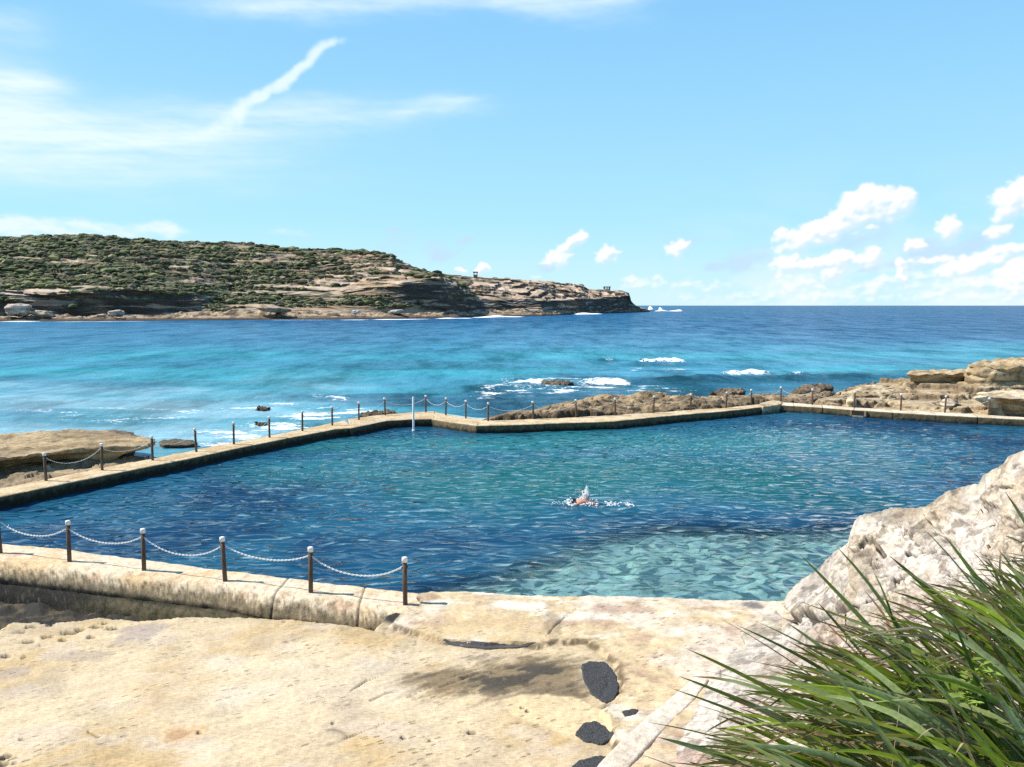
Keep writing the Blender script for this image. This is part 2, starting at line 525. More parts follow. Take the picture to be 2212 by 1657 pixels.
def cloud_map():
    """clouds over the bay, computed as a map of the sky in azimuth and elevation (1 px = about 0.8 mrad)"""
    W, H = 1400, 420
    az = np.linspace(-0.78, 0.78, W); el = np.linspace(-0.02, 0.44, H)
    A, E = np.meshgrid(az, el)
    U, Vv = A * F, E * F                                    # about photo pixels on the sky
    q = lambda sx, sy, o=0.0, rot=0.0: pts3(U * math.cos(rot) + Vv * math.sin(rot), -U * math.sin(rot) + Vv * math.cos(rot), s=(sx, sy, 1), o=o)
    def fb(sx, sy, o, octs=5, gain=0.55, rot=0.0): return fbm(q(sx, sy, o, rot), octs, gain).reshape(U.shape)
    def field(blobs, wx, wy, power=1.0, soft=True):
        acc = np.zeros(U.shape)
        for (x, y, rx, ry, rot, w) in blobs:
            d = Vector(ray(x, y)).normalized()
            a, e = math.atan2(d.x, d.y) * F, math.asin(d.z) * F
            c, sn = math.cos(math.radians(rot)), math.sin(math.radians(rot))
            du, dv = U + wx - a, Vv + wy - e
            r2 = ((du * c + dv * sn) / rx) ** 2 + ((-du * sn + dv * c) / ry) ** 2
            v = w * (np.exp(-2.2 * r2) if soft else np.clip(1 - r2, 0, 1))
            acc = acc + v - acc * v if soft else np.maximum(acc, v)
        return acc
    cirrus = [(-80, 270, 420, 110, -6, 0.85), (120, 300, 520, 75, -3, 0.8), (430, 275, 420, 60, 6, 0.6), (700, 245, 300, 42, 4, 0.42),
              (960, 224, 120, 24, 0, 0.62), (865, 234, 60, 18, 0, 0.45), (20, 180, 130, 55, -8, 0.75), (0, 55, 110, 40, 0, 0.42),
              (640, 8, 330, 36, 3, 0.66), (900, -10, 300, 40, 5, 0.5), (1200, 10, 190, 34, -8, 0.62), (1330, -8, 150, 30, 0, 0.5),
              (1080, 0, 90, 25, 0, 0.45)]
    streak = [(512, 238, 44, 22, 55, 0.70), (545, 214, 50, 15, 35, 0.8), (580, 196, 58, 14, 30, 0.92), (615, 175, 58, 14, 33, 0.95), (648, 150, 50, 14, 42, 0.85),
              (672, 124, 44, 17, 50, 0.62), (692, 105, 40, 15, 30, 0.62), (722, 93, 50, 12, 8, 0.66), (490, 262, 80, 26, 38, 0.5), (450, 285, 90, 24, 20, 0.4)]
    low = [(40, 486, 120, 26, 0, 0.85), (200, 497, 240, 24, 0, 0.72), (352, 493, 40, 17, 0, 0.75), (620, 505, 80, 14, 0, 0.4)]
    cumulus = [(1885, 438, 74, 40, 0, 1.0), (1945, 436, 36, 34, 0, 0.9), (1840, 462, 50, 40, 35, 0.9), (1900, 462, 70, 26, 5, 0.75),
               (1775, 500, 78, 34, 14, 0.95), (1730, 520, 60, 32, 20, 0.8), (1690, 515, 24, 22, 0, 0.6), (1860, 500, 50, 20, 10, 0.45),
               (2190, 438, 48, 44, 0, 1.0), (2225, 430, 55, 50, 0, 1.0), (2172, 462, 28, 30, 0, 0.7), (2052, 494, 26, 30, 0, 0.85),
               (1978, 532, 26, 18, 0, 0.6), (2150, 505, 34, 18, 20, 0.6), (1770, 572, 110, 22, 4, 0.75), (1815, 566, 36, 30, 0, 0.95),
               (1880, 560, 34, 28, 20, 0.9), (1700, 574, 46, 26, 0, 0.8), (1950, 595, 15, 44, 8, 0.9), (1800, 592, 30, 30, 0, 0.8),
               (1370, 614, 40, 24, 0, 0.8), (1420, 612, 26, 22, 15, 0.7), (1475, 618, 50, 20, 0, 0.5), (1545, 625, 60, 22, 0, 0.45),
               (1690, 625, 70, 40, 20, 0.62), (1740, 620, 60, 16, -8, 0.75), (1900, 620, 70, 28, 10, 0.75), (2000, 600, 80, 26, 5, 0.7),
               (2085, 585, 70, 24, 6, 0.78), (2150, 560, 80, 26, 8, 0.72), (2130, 615, 120, 22, 4, 0.85), (2215, 595, 70, 60, 0, 0.8),
               (1800, 645, 420, 24, 0, 0.50), (2100, 640, 260, 26, 0, 0.52), (1240, 524, 42, 22, 35, 0.72), (1205, 560, 50, 28, 30, 0.56),
               (1312, 556, 34, 28, 25, 0.62), (1465, 540, 36, 24, 25, 0.72), (1043, 582, 22, 16, 0, 0.85), (995, 588, 16, 12, 0, 0.6),
               (1160, 600, 16, 10, 0, 0.6), (1700, 598, 36, 14, 10, 0.5), (2185, 545, 60, 22, 10, 0.7), (2010, 570, 60, 16, 5, 0.5)]
    lav = [(1620, 560, 90, 34, 16, 0.75), (1560, 572, 60, 16, 5, 0.6), (1500, 525, 50, 14, 18, 0.7), (1445, 520, 40, 22, 0, 0.5),
           (860, 528, 80, 34, 6, 0.6), (945, 545, 46, 30, 20, 0.7), (1010, 520, 50, 13, 35, 0.8), (850, 497, 50, 8, 0, 0.55),
           (2060, 540, 110, 40, 8, 0.8), (1990, 535, 60, 16, 10, 0.7), (2130, 520, 70, 34, 15, 0.75), (1850, 520, 110, 26, 6, 0.6),
           (1960, 570, 80, 16, 10, 0.6), (1890, 480, 90, 22, 8, 0.6), (1200, 575, 60, 18, 5, 0.6), (2140, 600, 70, 12, 15, 0.7),
           (1880, 585, 60, 10, 18, 0.7), (1110, 555, 26, 5, 5, 0.5), (640, 512, 90, 10, 0, 0.45), (1790, 560, 44, 12, 12, 0.7)]

    # high thin cloud, drawn out by the wind
    w1, w2 = fb(0.006, 0.02, 3), fb(0.006, 0.02, 7)
    wisps = fb(0.0035, 0.035, 11, 7, 0.6, 0.06); fine = fb(0.012, 0.11, 15, 6, 0.6, 0.10); fine2 = fb(0.010, 0.09, 19, 6, 0.6, -0.25)
    ci = field(cirrus, 30 * w1, 12 * w2)
    ci = np.clip(ci * (1.0 + 0.38 * wisps + 0.06 * fine + 0.10 * fine2), 0, 1) ** 1.15
    st = field(streak, 5 * fb(0.02, 0.02, 23, 3), 5 * fb(0.02, 0.02, 27, 3))
    st = np.clip(sstep(0.10, 0.95, st * (1.0 + 0.30 * fb(0.03, 0.03, 31, 4)) + 0.05 * fb(0.07, 0.07, 35, 3)), 0, 1)
    lw = field(low, 10 * fb(0.02, 0.03, 37), 6 * fb(0.02, 0.03, 41))
    lw = sstep(0.12, 0.9, lw * (1 + 0.5 * fb(0.02, 0.06, 43)) )
    lv = field(lav, 16 * fb(0.012, 0.02, 47), 10 * fb(0.012, 0.02, 51))
    lv = sstep(0.10, 0.85, lv * (1 + 0.7 * fb(0.018, 0.04, 53, 5, 0.55, 0.3)))
    # heaped cloud: bulging puffs lit from the left and above
    bil = np.abs(fb(0.020, 0.023, 57, 4, 0.5)); bil2 = fb(0.05, 0.055, 61, 5, 0.55)
    wx_, wy_ = 8 * fb(0.03, 0.03, 63), 6 * fb(0.03, 0.03, 67)
    soft_ = fb(0.012, 0.016, 79, 4)
    def heap(blobs, a, b):
        cu = field(blobs, wx_, wy_, soft=False)
        T = 0.03 + cu * 1.10 + 0.20 * (0.28 - bil) + 0.16 * bil2 + 0.10 * soft_
        T = np.where(cu > 0.0, T, T - 0.3)
        hgt = np.sqrt(np.clip(T, 0.01, 2))
        for _ in range(4):
            hgt = (hgt + np.roll(hgt, 1, 0) + np.roll(hgt, -1, 0) + np.roll(hgt, 1, 1) + np.roll(hgt, -1, 1)) / 5
        gy, gx = np.gradient(hgt)
        up = sstep(-0.02, 0.03, gy)                          # undersides are ragged and soft, crowns crisp
        alpha = lerp(sstep(a, a + (b - a) * 0.95, T), sstep(a, b * 1.8, T), up)
        lit = sstep(-0.60, 0.30, -(gx * -0.5 + gy * 0.85) * 19 + 0.15 * bil2)
        return alpha, lit
    a_cu, lit = heap([q for q in cumulus if q[1] < 600], 0.14, 0.62)
    a_lo, lit_lo = heap([q[:5] + (q[5] * 0.8,) for q in cumulus if q[1] >= 600], 0.14, 0.8)
    veil = 0.85 * sstep(-0.45, 0.5, fb(0.006, 0.016, 75, 6)) * np.exp(-np.clip(E, 0, 1) / 0.050) * sstep(0.10, 0.34, A)
    rgb = np.zeros(U.shape + (3,)); al = np.zeros(U.shape)
    def over(a, c):
        nonlocal rgb, al
        a = np.clip(a, 0, 1)
        c = np.broadcast_to(np.asarray(c, float), rgb.shape)
        na = a + al * (1 - a)
        rgb = np.where(na[..., None] > 1e-5, (c * a[..., None] + rgb * (al * (1 - a))[..., None]) / np.maximum(na, 1e-5)[..., None], c)
        al = na
    over(ci * 0.92, (0.80, 0.94, 0.99))
    over(st * 0.82, (0.84, 0.96, 0.99))
    over(lw * 0.80, (0.86, 0.94, 0.99))
    over(veil, (0.80, 0.91, 0.98))
    over(lv * 0.66, (0.54, 0.70, 0.95))
    over(a_lo * 0.78, cmix(np.tile(np.array((0.70, 0.82, 0.97)), U.shape + (1,)), np.array((1.0, 1.0, 0.99)), lit_lo))
    over(a_cu * 0.95, cmix(np.tile(np.array((0.70, 0.82, 0.98)), U.shape + (1,)), np.array((1.02, 1.01, 1.0)), lit))
    edge = sstep(0, 0.04, A - az[0]) * sstep(0, 0.04, az[-1] - A) * sstep(0, 0.05, el[-1] - E)
    al = al * edge
    im = bpy.data.images.new('cloud_map', W, H, alpha=True, float_buffer=True)
    im.colorspace_settings.name = 'Non-Color'
    im.alpha_mode = 'CHANNEL_PACKED'
    im.pixels.foreach_set(np.concatenate([rgb, al[..., None]], -1).astype(np.float32).ravel())
    im.update()
    return im, (az[0], az[-1], el[0], el[-1])

def build_sky():
    w = bpy.data.worlds.new('World')
    scn.world = w
    w.use_nodes = True
    nt = w.node_tree
    nt.nodes.clear()
    out = N(nt, 'ShaderNodeOutputWorld')
    bg = N(nt, 'ShaderNodeBackground')
    bg.inputs['Strength'].default_value = SKY_STRENGTH
    L(nt, bg.outputs[0], out.inputs[0])
    sky = N(nt, 'ShaderNodeTexSky', sky_type='NISHITA')
    sky.sun_disc = False
    sky.sun_elevation = SUN_EL
    sky.sun_rotation = math.atan2(SUN_DIR.x, SUN_DIR.y)
    sky.air_density = 1.0
    sky.dust_density = 0.3
    sky.ozone_density = 2.0
    tc = N(nt, 'ShaderNodeTexCoord')
    sp = N(nt, 'ShaderNodeSeparateXYZ')
    L(nt, tc.outputs['Generated'], sp.inputs[0])
    az = math_n(nt, 'ARCTAN2', sp.outputs[0], sp.outputs[1])
    el = math_n(nt, 'ARCSINE', sp.outputs[2])
    k = 1.0 / SKY_STRENGTH
    # sea air: the clear sky pales to cyan near the horizon
    ramp = N(nt, 'ShaderNodeValToRGB')
    cr = ramp.color_ramp
    cr.elements[0].position = 0.0; cr.elements[0].color = (*SKY_LOW, 1)
    cr.elements[1].position = 0.85; cr.elements[1].color = (*SKY_HIGH, 1)
    for pos, colr in ((0.10, SKY_MID), (0.32, SKY_UP), (0.46, SKY_TOP)):
        e = cr.elements.new(pos); e.color = (*colr, 1)
    L(nt, math_n(nt, 'MULTIPLY', el, 1.0, True), ramp.inputs[0])
    sc = N(nt, 'ShaderNodeVectorMath', operation='SCALE'); sc.inputs['Scale'].default_value = k
    L(nt, ramp.outputs[0], sc.inputs[0])
    c = mixcol(nt, SKY_AIR, sky.outputs[0], sc.outputs[0])
    im, (a0, a1, e0, e1) = cloud_map()
    cb = N(nt, 'ShaderNodeCombineXYZ')
    L(nt, maprange(nt, az, a0, a1, 0, 1, False), cb.inputs[0]); L(nt, maprange(nt, el, e0, e1, 0, 1, False), cb.inputs[1])
    for nd in nt.nodes:
        if nd.type == 'MAP_RANGE': nd.clamp = False
    ti = N(nt, 'ShaderNodeTexImage', image=im, extension='CLIP', interpolation='Cubic')
    L(nt, cb.outputs[0], ti.inputs[0])
    s2 = N(nt, 'ShaderNodeVectorMath', operation='SCALE'); s2.inputs['Scale'].default_value = k * CLOUD
    L(nt, ti.outputs[0], s2.inputs[0])
    c = mixcol(nt, ti.outputs[1], c, s2.outputs[0])
    L(nt, c, bg.inputs[0])
    w.cycles.sampling_method = 'MANUAL'
    w.cycles.sample_map_resolution = 1024

EXPOSURE = 0.52
SKY_STRENGTH = 0.1
SKY_AIR = 0.85
# radiances of the clear air by height, before exposure
SKY_LOW = (0.44, 0.67, 0.74)
SKY_MID = (0.31, 0.60, 0.74)
SKY_UP = (0.205, 0.475, 0.735)
SKY_TOP = (0.135, 0.365, 0.705)
SKY_HIGH = (0.045, 0.125, 0.33)
CLOUD = 0.76
build_sky()
sun = bpy.data.lights.new('sun', 'SUN')
sun.energy = 5.0
sun.angle = math.radians(0.53)
sun.color = (1.0, 0.95, 0.87)
so = bpy.data.objects.new('sun', sun)
COL.objects.link(so)
so.rotation_euler = (-SUN_DIR).to_track_quat('-Z', 'Y').to_euler()
# ------------------------------------------------------------------ pool edge, shared by walls and water (photo pixels at deck level)
INNER_L = [(-330, 1128), (0, 1072.8), (137, 1044.7), (274.6, 1016.5), (377.6, 996.6), (515, 967.4), (618, 946.8), (724.8, 926.5), (762, 925)]
INNER_B = [(762, 925), (799.7, 915.8), (837, 908.3), (889.6, 905.3), (936.4, 904.6)]
INNER_S = [(936.4, 904.6), (970, 911), (1029, 919.2)]
INNER_M = [(1029, 919.2), (1090, 918), (1200, 914), (1324, 910), (1449.6, 897.6), (1560, 888.5), (1645.8, 879.5)]
INNER_R = [(1683.6, 874.5), (1760, 878.8), (1842, 884.8), (1959, 892.4), (2055, 897.6), (2211, 905.5), (2420, 917)]
INNER_NEAR = [(-330, 1125), (-150, 1152), (0, 1173), (150, 1186), (310, 1209), (500, 1233), (680, 1254), (800, 1270), (870, 1278), (930, 1284)]
INNER_APRON = [(930, 1284), (960, 1282), (1020, 1284), (1140, 1288.5), (1270, 1291), (1400, 1296), (1550, 1299), (1690, 1303)]

def plan(pts, z=DECK):
    return np.array([P(x, y, z)[:2] for x, y in pts])

FAR_EDGE = np.concatenate([plan(q) for q in (INNER_L, INNER_B, INNER_S, INNER_M, INNER_R)])
NEAR_EDGE = np.concatenate([plan(INNER_NEAR), plan(INNER_APRON)[1:], [[12.2, 15.6], [16, 15.4], [26, 15.0]]])

def edge_fn(E, off):
    k = E[:, 0] / E[:, 1]
    o = np.argsort(k)
    return lambda q: np.interp(q, k[o], (E[:, 1])[o]) + off

far_y = edge_fn(FAR_EDGE, 0.25)
near_y = edge_fn(NEAR_EDGE, -0.25)

# ------------------------------------------------------------------ sea
def sea_rows():
    lo = np.array([(-330, 1092), (0, 1062), (200, 1024), (377, 985), (600, 944), (721, 918), (800, 905), (900, 893), (950, 893), (1029, 903), (1160, 905), (1500, 884), (1650, 868), (1700, 868), (1842, 880), (2211, 899), (2420, 906)], float)
    px = np.array([P(x, y, SEA) for x, y in lo])
    return edge_fn(px, 0.15)

def build_sea():
    kx = np.concatenate([np.linspace(-1.8, -0.72, 26)[:-1], np.linspace(-0.72, 0.72, 560), np.linspace(0.72, 1.8, 26)[1:]])
    y0 = sea_rows()(kx)
    H = CAMZ - SEA
    s0 = H / y0
    t = np.linspace(0, 1, 430)
    # rows even in viewing angle near the shore, then out past the horizon
    s1 = H / 1500.0
    rows = s0[None, :] + (s1 - s0[None, :]) * t[:, None]
    Y = H / rows
    ext = np.array([1700, 2000, 2500, 3200, 4500, 7000, 12000, 25000, 60000.])[:, None] * np.ones((1, len(kx)))
    Y = np.concatenate([Y, ext])
    X = Y * kx[None, :]
    f = Y.ravel()
    Xr, Yr = X.ravel(), Y.ravel()
    Z = np.full(len(f), SEA)
    # swell: long low waves rolling in, flattening with distance of the sampling
    sw = perlin(pts3(Xr, Yr, s=(0.03, 0.16, 1))) * 0.10 + perlin(pts3(Xr, Yr, s=(0.12, 0.5, 1), o=9)) * 0.05
    Z += sw * sstep(38, 60, Yr) * (1 - sstep(130, 260, Yr))
    foam = np.zeros(len(f))
    dark = np.zeros(len(f))
    def ridge(xa, xb, y, hgt, wid, fo, skew=0.0, face=0.0):
        a, b = P(xa, y, SEA), P(xb, y + skew, SEA)
        mx, my = (a[0] + b[0]) / 2, (a[1] + b[1]) / 2
        half = abs(b[0] - a[0]) / 2
        wob = perlin(pts3(Xr, Yr * 0, s=(0.35, 1, 1), o=mx)) * wid * 0.6
        cy = a[1] + (b[1] - a[1]) * np.clip((Xr - a[0]) / (b[0] - a[0]), 0, 1) + wob
        ends = np.exp(-np.clip(np.abs(Xr - mx) / half, 0, 9) ** 4)
        dy = Yr - cy
        prof = np.where(dy < 0, np.exp(-(dy / (wid * 0.55)) ** 2), np.exp(-(dy / (wid * 1.6)) ** 2))
        lump = 1 + 0.3 * perlin(pts3(Xr, Yr, s=(0.9, 0.9, 1), o=3))
        Z[:] += hgt * prof * ends * lump
        if fo:
            fr = np.where(dy < 0, np.exp(-(dy / (wid * 1.3)) ** 2), np.exp(-(dy / (wid * 0.5)) ** 2)) * ends
            foam[:] = np.maximum(foam, fo * fr * (0.8 + 0.5 * perlin(pts3(Xr, Yr, s=(0.5, 0.5, 1), o=6))))
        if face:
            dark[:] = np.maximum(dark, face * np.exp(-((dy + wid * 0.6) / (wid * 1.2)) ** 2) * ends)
    ridge(1376, 1416, 787, 0.36, 0.55, 1.25, 0, 0.3)
    ridge(1414, 1482, 786.5, 0.42, 0.6, 1.35, 0.4, 0.3)
    ridge(1285, 1330, 779, 0.35, 0.9, 0.6, 0, 0.4)
    ridge(1330, 1530, 788, 0.35, 2.0, 0.0, 0, 0.8)
    ridge(1070, 1130, 824, 0.22, 1.4, 0.52, 3, 0.5)
    ridge(1100, 1240, 829, 0.30, 2.0, 0.62, -4, 0.6)
    ridge(1255, 1362, 826, 0.38, 1.8, 0.95, 0, 0.8)
    ridge(1060, 1250, 835, 0.20, 1.0, 0.62, 2, 0.5)
    ridge(1362, 1560, 824, 0.40, 1.6, 0.0, -2, 0.9)
    ridge(1000, 1110, 840, 0.28, 1.2, 0.0, 0, 0.9)
    ridge(1550, 1670, 812, 0.45, 1.0, 0.92, -3, 0.8)
    ridge(1500, 1960, 822, 0.40, 1.8, 0.0, -8, 0.9)
    ridge(1690, 1745, 816, 0.2, 1.0, 0.5, 0, 0.5)
    ridge(690, 760, 861, 0.15, 0.8, 0.55, 3, 0.4)
    ridge(660, 720, 858, 0.1, 0.6, 0.5, 0, 0)
    # wash round the headland point and along its foot
    for xa, xb, y, hh, fo, sk in ((1393, 1432, 671.0, 9.0, 2.2, 0.8), (1415, 1472, 672.8, 3.6, 1.9, 0.4), (1330, 1360, 674.6, 1.4, 0.95, 0), (1240, 1300, 679.8, 1.6, 1.6, -1), (1020, 1130, 686.5, 1.2, 1.7, -1.6), (940, 1020, 688.6, 0.6, 1.2, -0.6), (800, 930, 691.0, 0.4, 1.0, -1.2), (730, 800, 691.6, 0.3, 0.72, 0), (560, 730, 691.8, 0.2, 0.55, 0), (0, 90, 695.4, 0.4, 0.9, 0), (90, 340, 695.6, 0.2, 0.62, -1.0), (1460, 1500, 674, 0.6, 0.6, 0)):
        a, b = P(xa, y, SEA), P(xb, y + sk, SEA)
        mx = (a[0] + b[0]) / 2; half = abs(b[0] - a[0]) / 2
        cy = a[1] + (b[1] - a[1]) * np.clip((Xr - a[0]) / (b[0] - a[0]), 0, 1)
        e = np.exp(-np.clip(np.abs(Xr - mx) / half, 0, 9) ** 6) * np.exp(-((Yr - cy) / (cy * 0.022)) ** 2)
        foam[:] = np.maximum(foam, fo * e)
        Z[:] += hh * e * (0.6 + 0.6 * perlin(pts3(Xr, Yr, s=(0.08, 0.08, 1))))
    # broken wash streaks beside the pool wall and over the reef
    def wash(poly, amt, s, seed):
        d = sdf_poly(poly_px(poly, SEA), X, Y).ravel()
        n = fbm(pts3(Xr, Yr, s=s, o=seed), 4)
        a = sstep(-1.0, 2.5, d) * amt * np.clip(0.45 + 0.9 * n, 0, 1)
        foam[:] = np.maximum(foam, a)
    wash([(330, 935), (420, 925), (560, 905), (640, 880), (760, 868), (860, 880), (800, 905), (700, 925), (560, 955), (430, 985), (400, 960)], 0.80, (0.25, 0.5, 1), 1)
    wash([(960, 846), (1050, 832), (1200, 826), (1380, 828), (1560, 838), (1480, 850), (1300, 846), (1100, 862), (1000, 872)], 0.60, (0.35, 0.7, 1), 14)
    wash([(1330, 792), (1500, 790), (1520, 803), (1340, 806)], 0.55, (0.3, 0.7, 1), 15)
    wash([(0, 880), (300, 870), (500, 880), (420, 920), (150, 915), (0, 920)], 0.50, (0.15, 0.5, 1), 16)
    wash([(500, 905), (620, 900), (700, 900), (620, 935), (520, 950), (470, 945)], 0.72, (0.35, 0.5, 1), 5)
    wash([(420, 880), (560, 868), (700, 855), (740, 862), (600, 885), (470, 890)], 0.68, (0.2, 0.6, 1), 2)
    wash([(1040, 825), (1200, 815), (1370, 818), (1370, 832), (1250, 838), (1090, 838)], 0.78, (0.3, 0.6, 1), 3)
    wash([(1010, 880), (1080, 870), (1180, 862), (1300, 850), (1320, 842), (1200, 856), (1060, 866), (980, 880)], 0.70, (0.4, 0.7, 1), 4)
    wash([(1500, 842), (1700, 832), (1850, 822), (1950, 818), (1940, 812), (1800, 818), (1640, 828)], 0.66, (0.3, 0.7, 1), 6)
    wash([(0, 926), (120, 920), (250, 925), (330, 932), (330, 940), (0, 935)], 0.66, (0.4, 0.7, 1), 7)
    # whitecaps far out, few and small
    wc = perlin(pts3(Xr, Yr, s=(0.05, 0.10, 1), o=31))
    foam[:] = np.maximum(foam, 0.50 * sstep(0.80, 0.95, wc) * sstep(250, 500, Yr) * (1 - sstep(2500, 6000, Yr)))
    # body colour: deep blue offshore, turquoise over sand, pale in the lee of the rocks, dark over weed
    deep = np.array((0.008, 0.092, 0.205))
    mid = np.array((0.040, 0.170, 0.290))
    turq = np.array((0.030, 0.300, 0.360))
    pale = np.array((0.230, 0.420, 0.490))
    weed = np.array((0.012, 0.060, 0.110))
    lg = np.log(Yr)
    kk = Xr / Yr
    wob = fbm(pts3(kk * 6, lg * 5, s=(1, 1, 1), o=2), 3) * 0.25
    u = lg + wob * 0.5
    c = cmix(np.tile(deep, (len(f), 1)), mid, 1 - sstep(np.log(170), np.log(430), u + 0.5 * sstep(0.0, 0.5, kk) - 0.35 * (1 - sstep(-0.6, -0.2, kk))))
    left = 1 - sstep(-0.65, 0.1, kk)
    tq = (1 - sstep(np.log(95), np.log(175), u)) * (0.75 + 0.25 * left)
    pat = sstep(-0.35, 0.25, fbm(pts3(Xr, Yr, s=(0.035, 0.06, 1), o=4), 4))
    c = cmix(c, turq, np.clip(tq * (0.50 + 0.50 * pat), 0, 1))
    pl = (1 - sstep(np.log(52), np.log(88), u)) * (1 - sstep(-0.35, -0.02, kk))
    pat2 = sstep(-0.3, 0.3, fbm(pts3(Xr, Yr, s=(0.07, 0.14, 1), o=8), 4))
    c = cmix(c, np.array((0.075, 0.230, 0.350)), 0.28 * left * (1 - sstep(np.log(230), np.log(400), u)))
    c = cmix(c, pale, np.clip(pl * (0.38 + 0.60 * pat2), 0, 1))
    wd = sstep(0.05, 0.38, fbm(pts3(Xr, Yr, s=(0.05, 0.11, 1), o=12), 4)) * (1 - sstep(60, 120, Yr)) * 0.75
    wd = np.maximum(wd, 0.85 * (1 - sstep(62, 78, Yr + 4 * wob)) * sstep(-0.14, -0.02, kk))
    wd = wd * (0.35 + 0.65 * sstep(-0.3, -0.1, kk))
    c = cmix(c, weed, np.clip(wd, 0, 1))
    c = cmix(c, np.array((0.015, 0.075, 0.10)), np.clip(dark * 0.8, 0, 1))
    V = np.stack([X, Y, Z.reshape(X.shape)], -1)
    aux = np.stack([foam, np.zeros_like(foam), np.zeros_like(foam)], -1)
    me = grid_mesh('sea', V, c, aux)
    tag(link('sea', me, M['sea']), kind='structure')

M['sea'] = water_mat('sea_water', [(0.45, 1.0, 0.06, 0.34, True), (1.5, 3.0, -0.10, 0.10, True), (0.09, 0.22, 0.03, 0.9, False)], 0.26, 0.10, patch=(0.16, 0.05, 1))
build_sea()
# ------------------------------------------------------------------ pool: water and bed
def build_pool():
    kx = np.linspace(-0.86, 0.80, 520)
    yn, yf = near_y(kx), far_y(kx)
    s = np.linspace(0, 1, 300)
    inv = 1 / yn[None, :] + (1 / yf[None, :] - 1 / yn[None, :]) * s[:, None]
    Y = 1 / inv
    X = Y * kx[None, :]
    Xr, Yr = X.ravel(), Y.ravel()
    # chop that is real in the mesh: short crests lying across the view
    Z = perlin(pts3(Xr, Yr, s=(0.9, 2.0, 1), o=3)) * 0.030 + perlin(pts3(Xr, Yr, s=(1.6, 3.2, 1), o=13)) * 0.014
    px = CX + F * kx[None, :] * np.ones_like(Y)
    ang = np.arctan2(CAMZ, Y)
    py = CY + F * np.tan(ang - PITCH)
    shelf_poly = poly_px([(860, 1310), (1000, 1280), (1090, 1264), (1130, 1248), (1200, 1205), (1310, 1172), (1430, 1152), (1560, 1147), (1700, 1154), (1860, 1150), (1900, 1330), (1700, 1500), (800, 1500)], 0)
    sd = sdf_poly(shelf_poly, X, Y).ravel()
    n1 = fbm(pts3(Xr, Yr, s=(0.5, 0.5, 1), o=21), 4)
    shelf = sstep(-0.4, 0.6, sd + n1 * 0.5)
    # body colour of the deep water over weed and sand patches
    navy = np.array((0.008, 0.045, 0.100))
    blue = np.array((0.014, 0.090, 0.155))
    green = np.array((0.010, 0.115, 0.120))
    grn2 = np.array((0.022, 0.170, 0.190))
    n2 = fbm(pts3(Xr, Yr, s=(0.16, 0.22, 1), o=41), 4)
    c = cmix(np.tile(navy, (Xr.size, 1)), blue, sstep(-0.35, 0.35, n2 + 0.10))
    def patch(x, y, rx, ry, w, colr, c):
        a = P(x, y, 0)
        b = P(x + rx, y, 0); d = P(x, y - ry, 0)
        q = np.hypot((Xr - a[0]) / (b[0] - a[0]), (Yr - a[1]) / (d[1] - a[1]))
        return cmix(c, colr, np.clip(w * (1 - sstep(0.3, 1.25, q + 0.35 * n2)), 0, 1))
    c = patch(1150, 1045, 420, 60, 0.9, green, c)
    c = patch(1450, 1010, 420, 40, 0.65, green, c)
    c = patch(1000, 960, 420, 24, 0.8, grn2, c)
    c = patch(1500, 955, 500, 34, 0.75, grn2, c)
    c = patch(700, 1010, 240, 30, 0.55, grn2, c)
    c = patch(1900, 1010, 240, 30, 0.5, green, c)
    c = patch(1750, 1070, 260, 36, 0.55, green, c)
    c = patch(2080, 1045, 160, 36, 0.8, navy, c)
    c = patch(1500, 1130, 420, 34, 0.75, navy, c)
    c = patch(900, 1190, 330, 50, 0.45, navy, c)
    c = patch(430, 1090, 330, 40, 0.25, navy, c)
    c = cmix(c, np.array((0.08, 0.27, 0.32)), shelf * 0.9)
    clar = 0.05 + 0.80 * sstep(-1.5, 0.2, sd + n1 * 0.4)
    foam = np.zeros_like(clar)
    rip = P(1262, 1088, 0)
    rd = np.hypot(Xr - rip[0], (Yr - rip[1]) * 1.0)
    Z += 0.03 * np.cos(rd * 5.0) * np.exp(-rd / 1.6)
    V = np.stack([X, Y, Z.reshape(X.shape)], -1)
    aux = np.stack([foam, clar, np.zeros_like(foam)], -1)
    tag(link('pool_water', grid_mesh('pool_water', V, c, aux), M['pool']), kind='structure')
    # bed
    kb = np.linspace(-0.86, 0.80, 300)
    sb = np.linspace(-0.03, 1.0, 200)
    inv = 1 / near_y(kb)[None, :] + (1 / far_y(kb)[None, :] - 1 / near_y(kb)[None, :]) * sb[:, None]
    Yb = 1 / inv; Xb = Yb * kb[None, :]
    xr, yr = Xb.ravel(), Yb.ravel()
    bed_poly = poly_px([(880, 1300), (1000, 1285), (1090, 1268), (1130, 1250), (1200, 1207), (1310, 1172), (1430, 1150), (1560, 1145), (1700, 1150), (1860, 1140), (2000, 1330), (2600, 3000), (-900, 3000)], 0)
    sdb = sdf_poly(bed_poly, Xb * (Yb - 6.0) / Yb, Yb - 6.0).ravel()      # the bed is seen at a slant through the water
    nb = fbm(pts3(xr, yr, s=(0.5, 0.5, 1), o=21), 4)
    shb = sstep(-0.6, 0.4, sdb + nb * 0.5)
    zb = -2.1 + 1.75 * shb + 0.14 * fbm(pts3(xr, yr, s=(0.9, 0.9, 1), o=5), 4)
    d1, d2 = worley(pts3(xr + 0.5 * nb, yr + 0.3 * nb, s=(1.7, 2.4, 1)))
    caustic = (1 - sstep(0.02, 0.20, d2 - d1)) * sstep(-0.35, 0.15, fbm(pts3(xr, yr, s=(0.6, 0.6, 1), o=77), 3))
    cb = cmix(np.tile(np.array((0.10, 0.12, 0.06)), (len(xr), 1)), np.array((0.50, 0.51, 0.42)), shb * (0.66 + 0.30 * sstep(-0.3, 0.3, nb)))
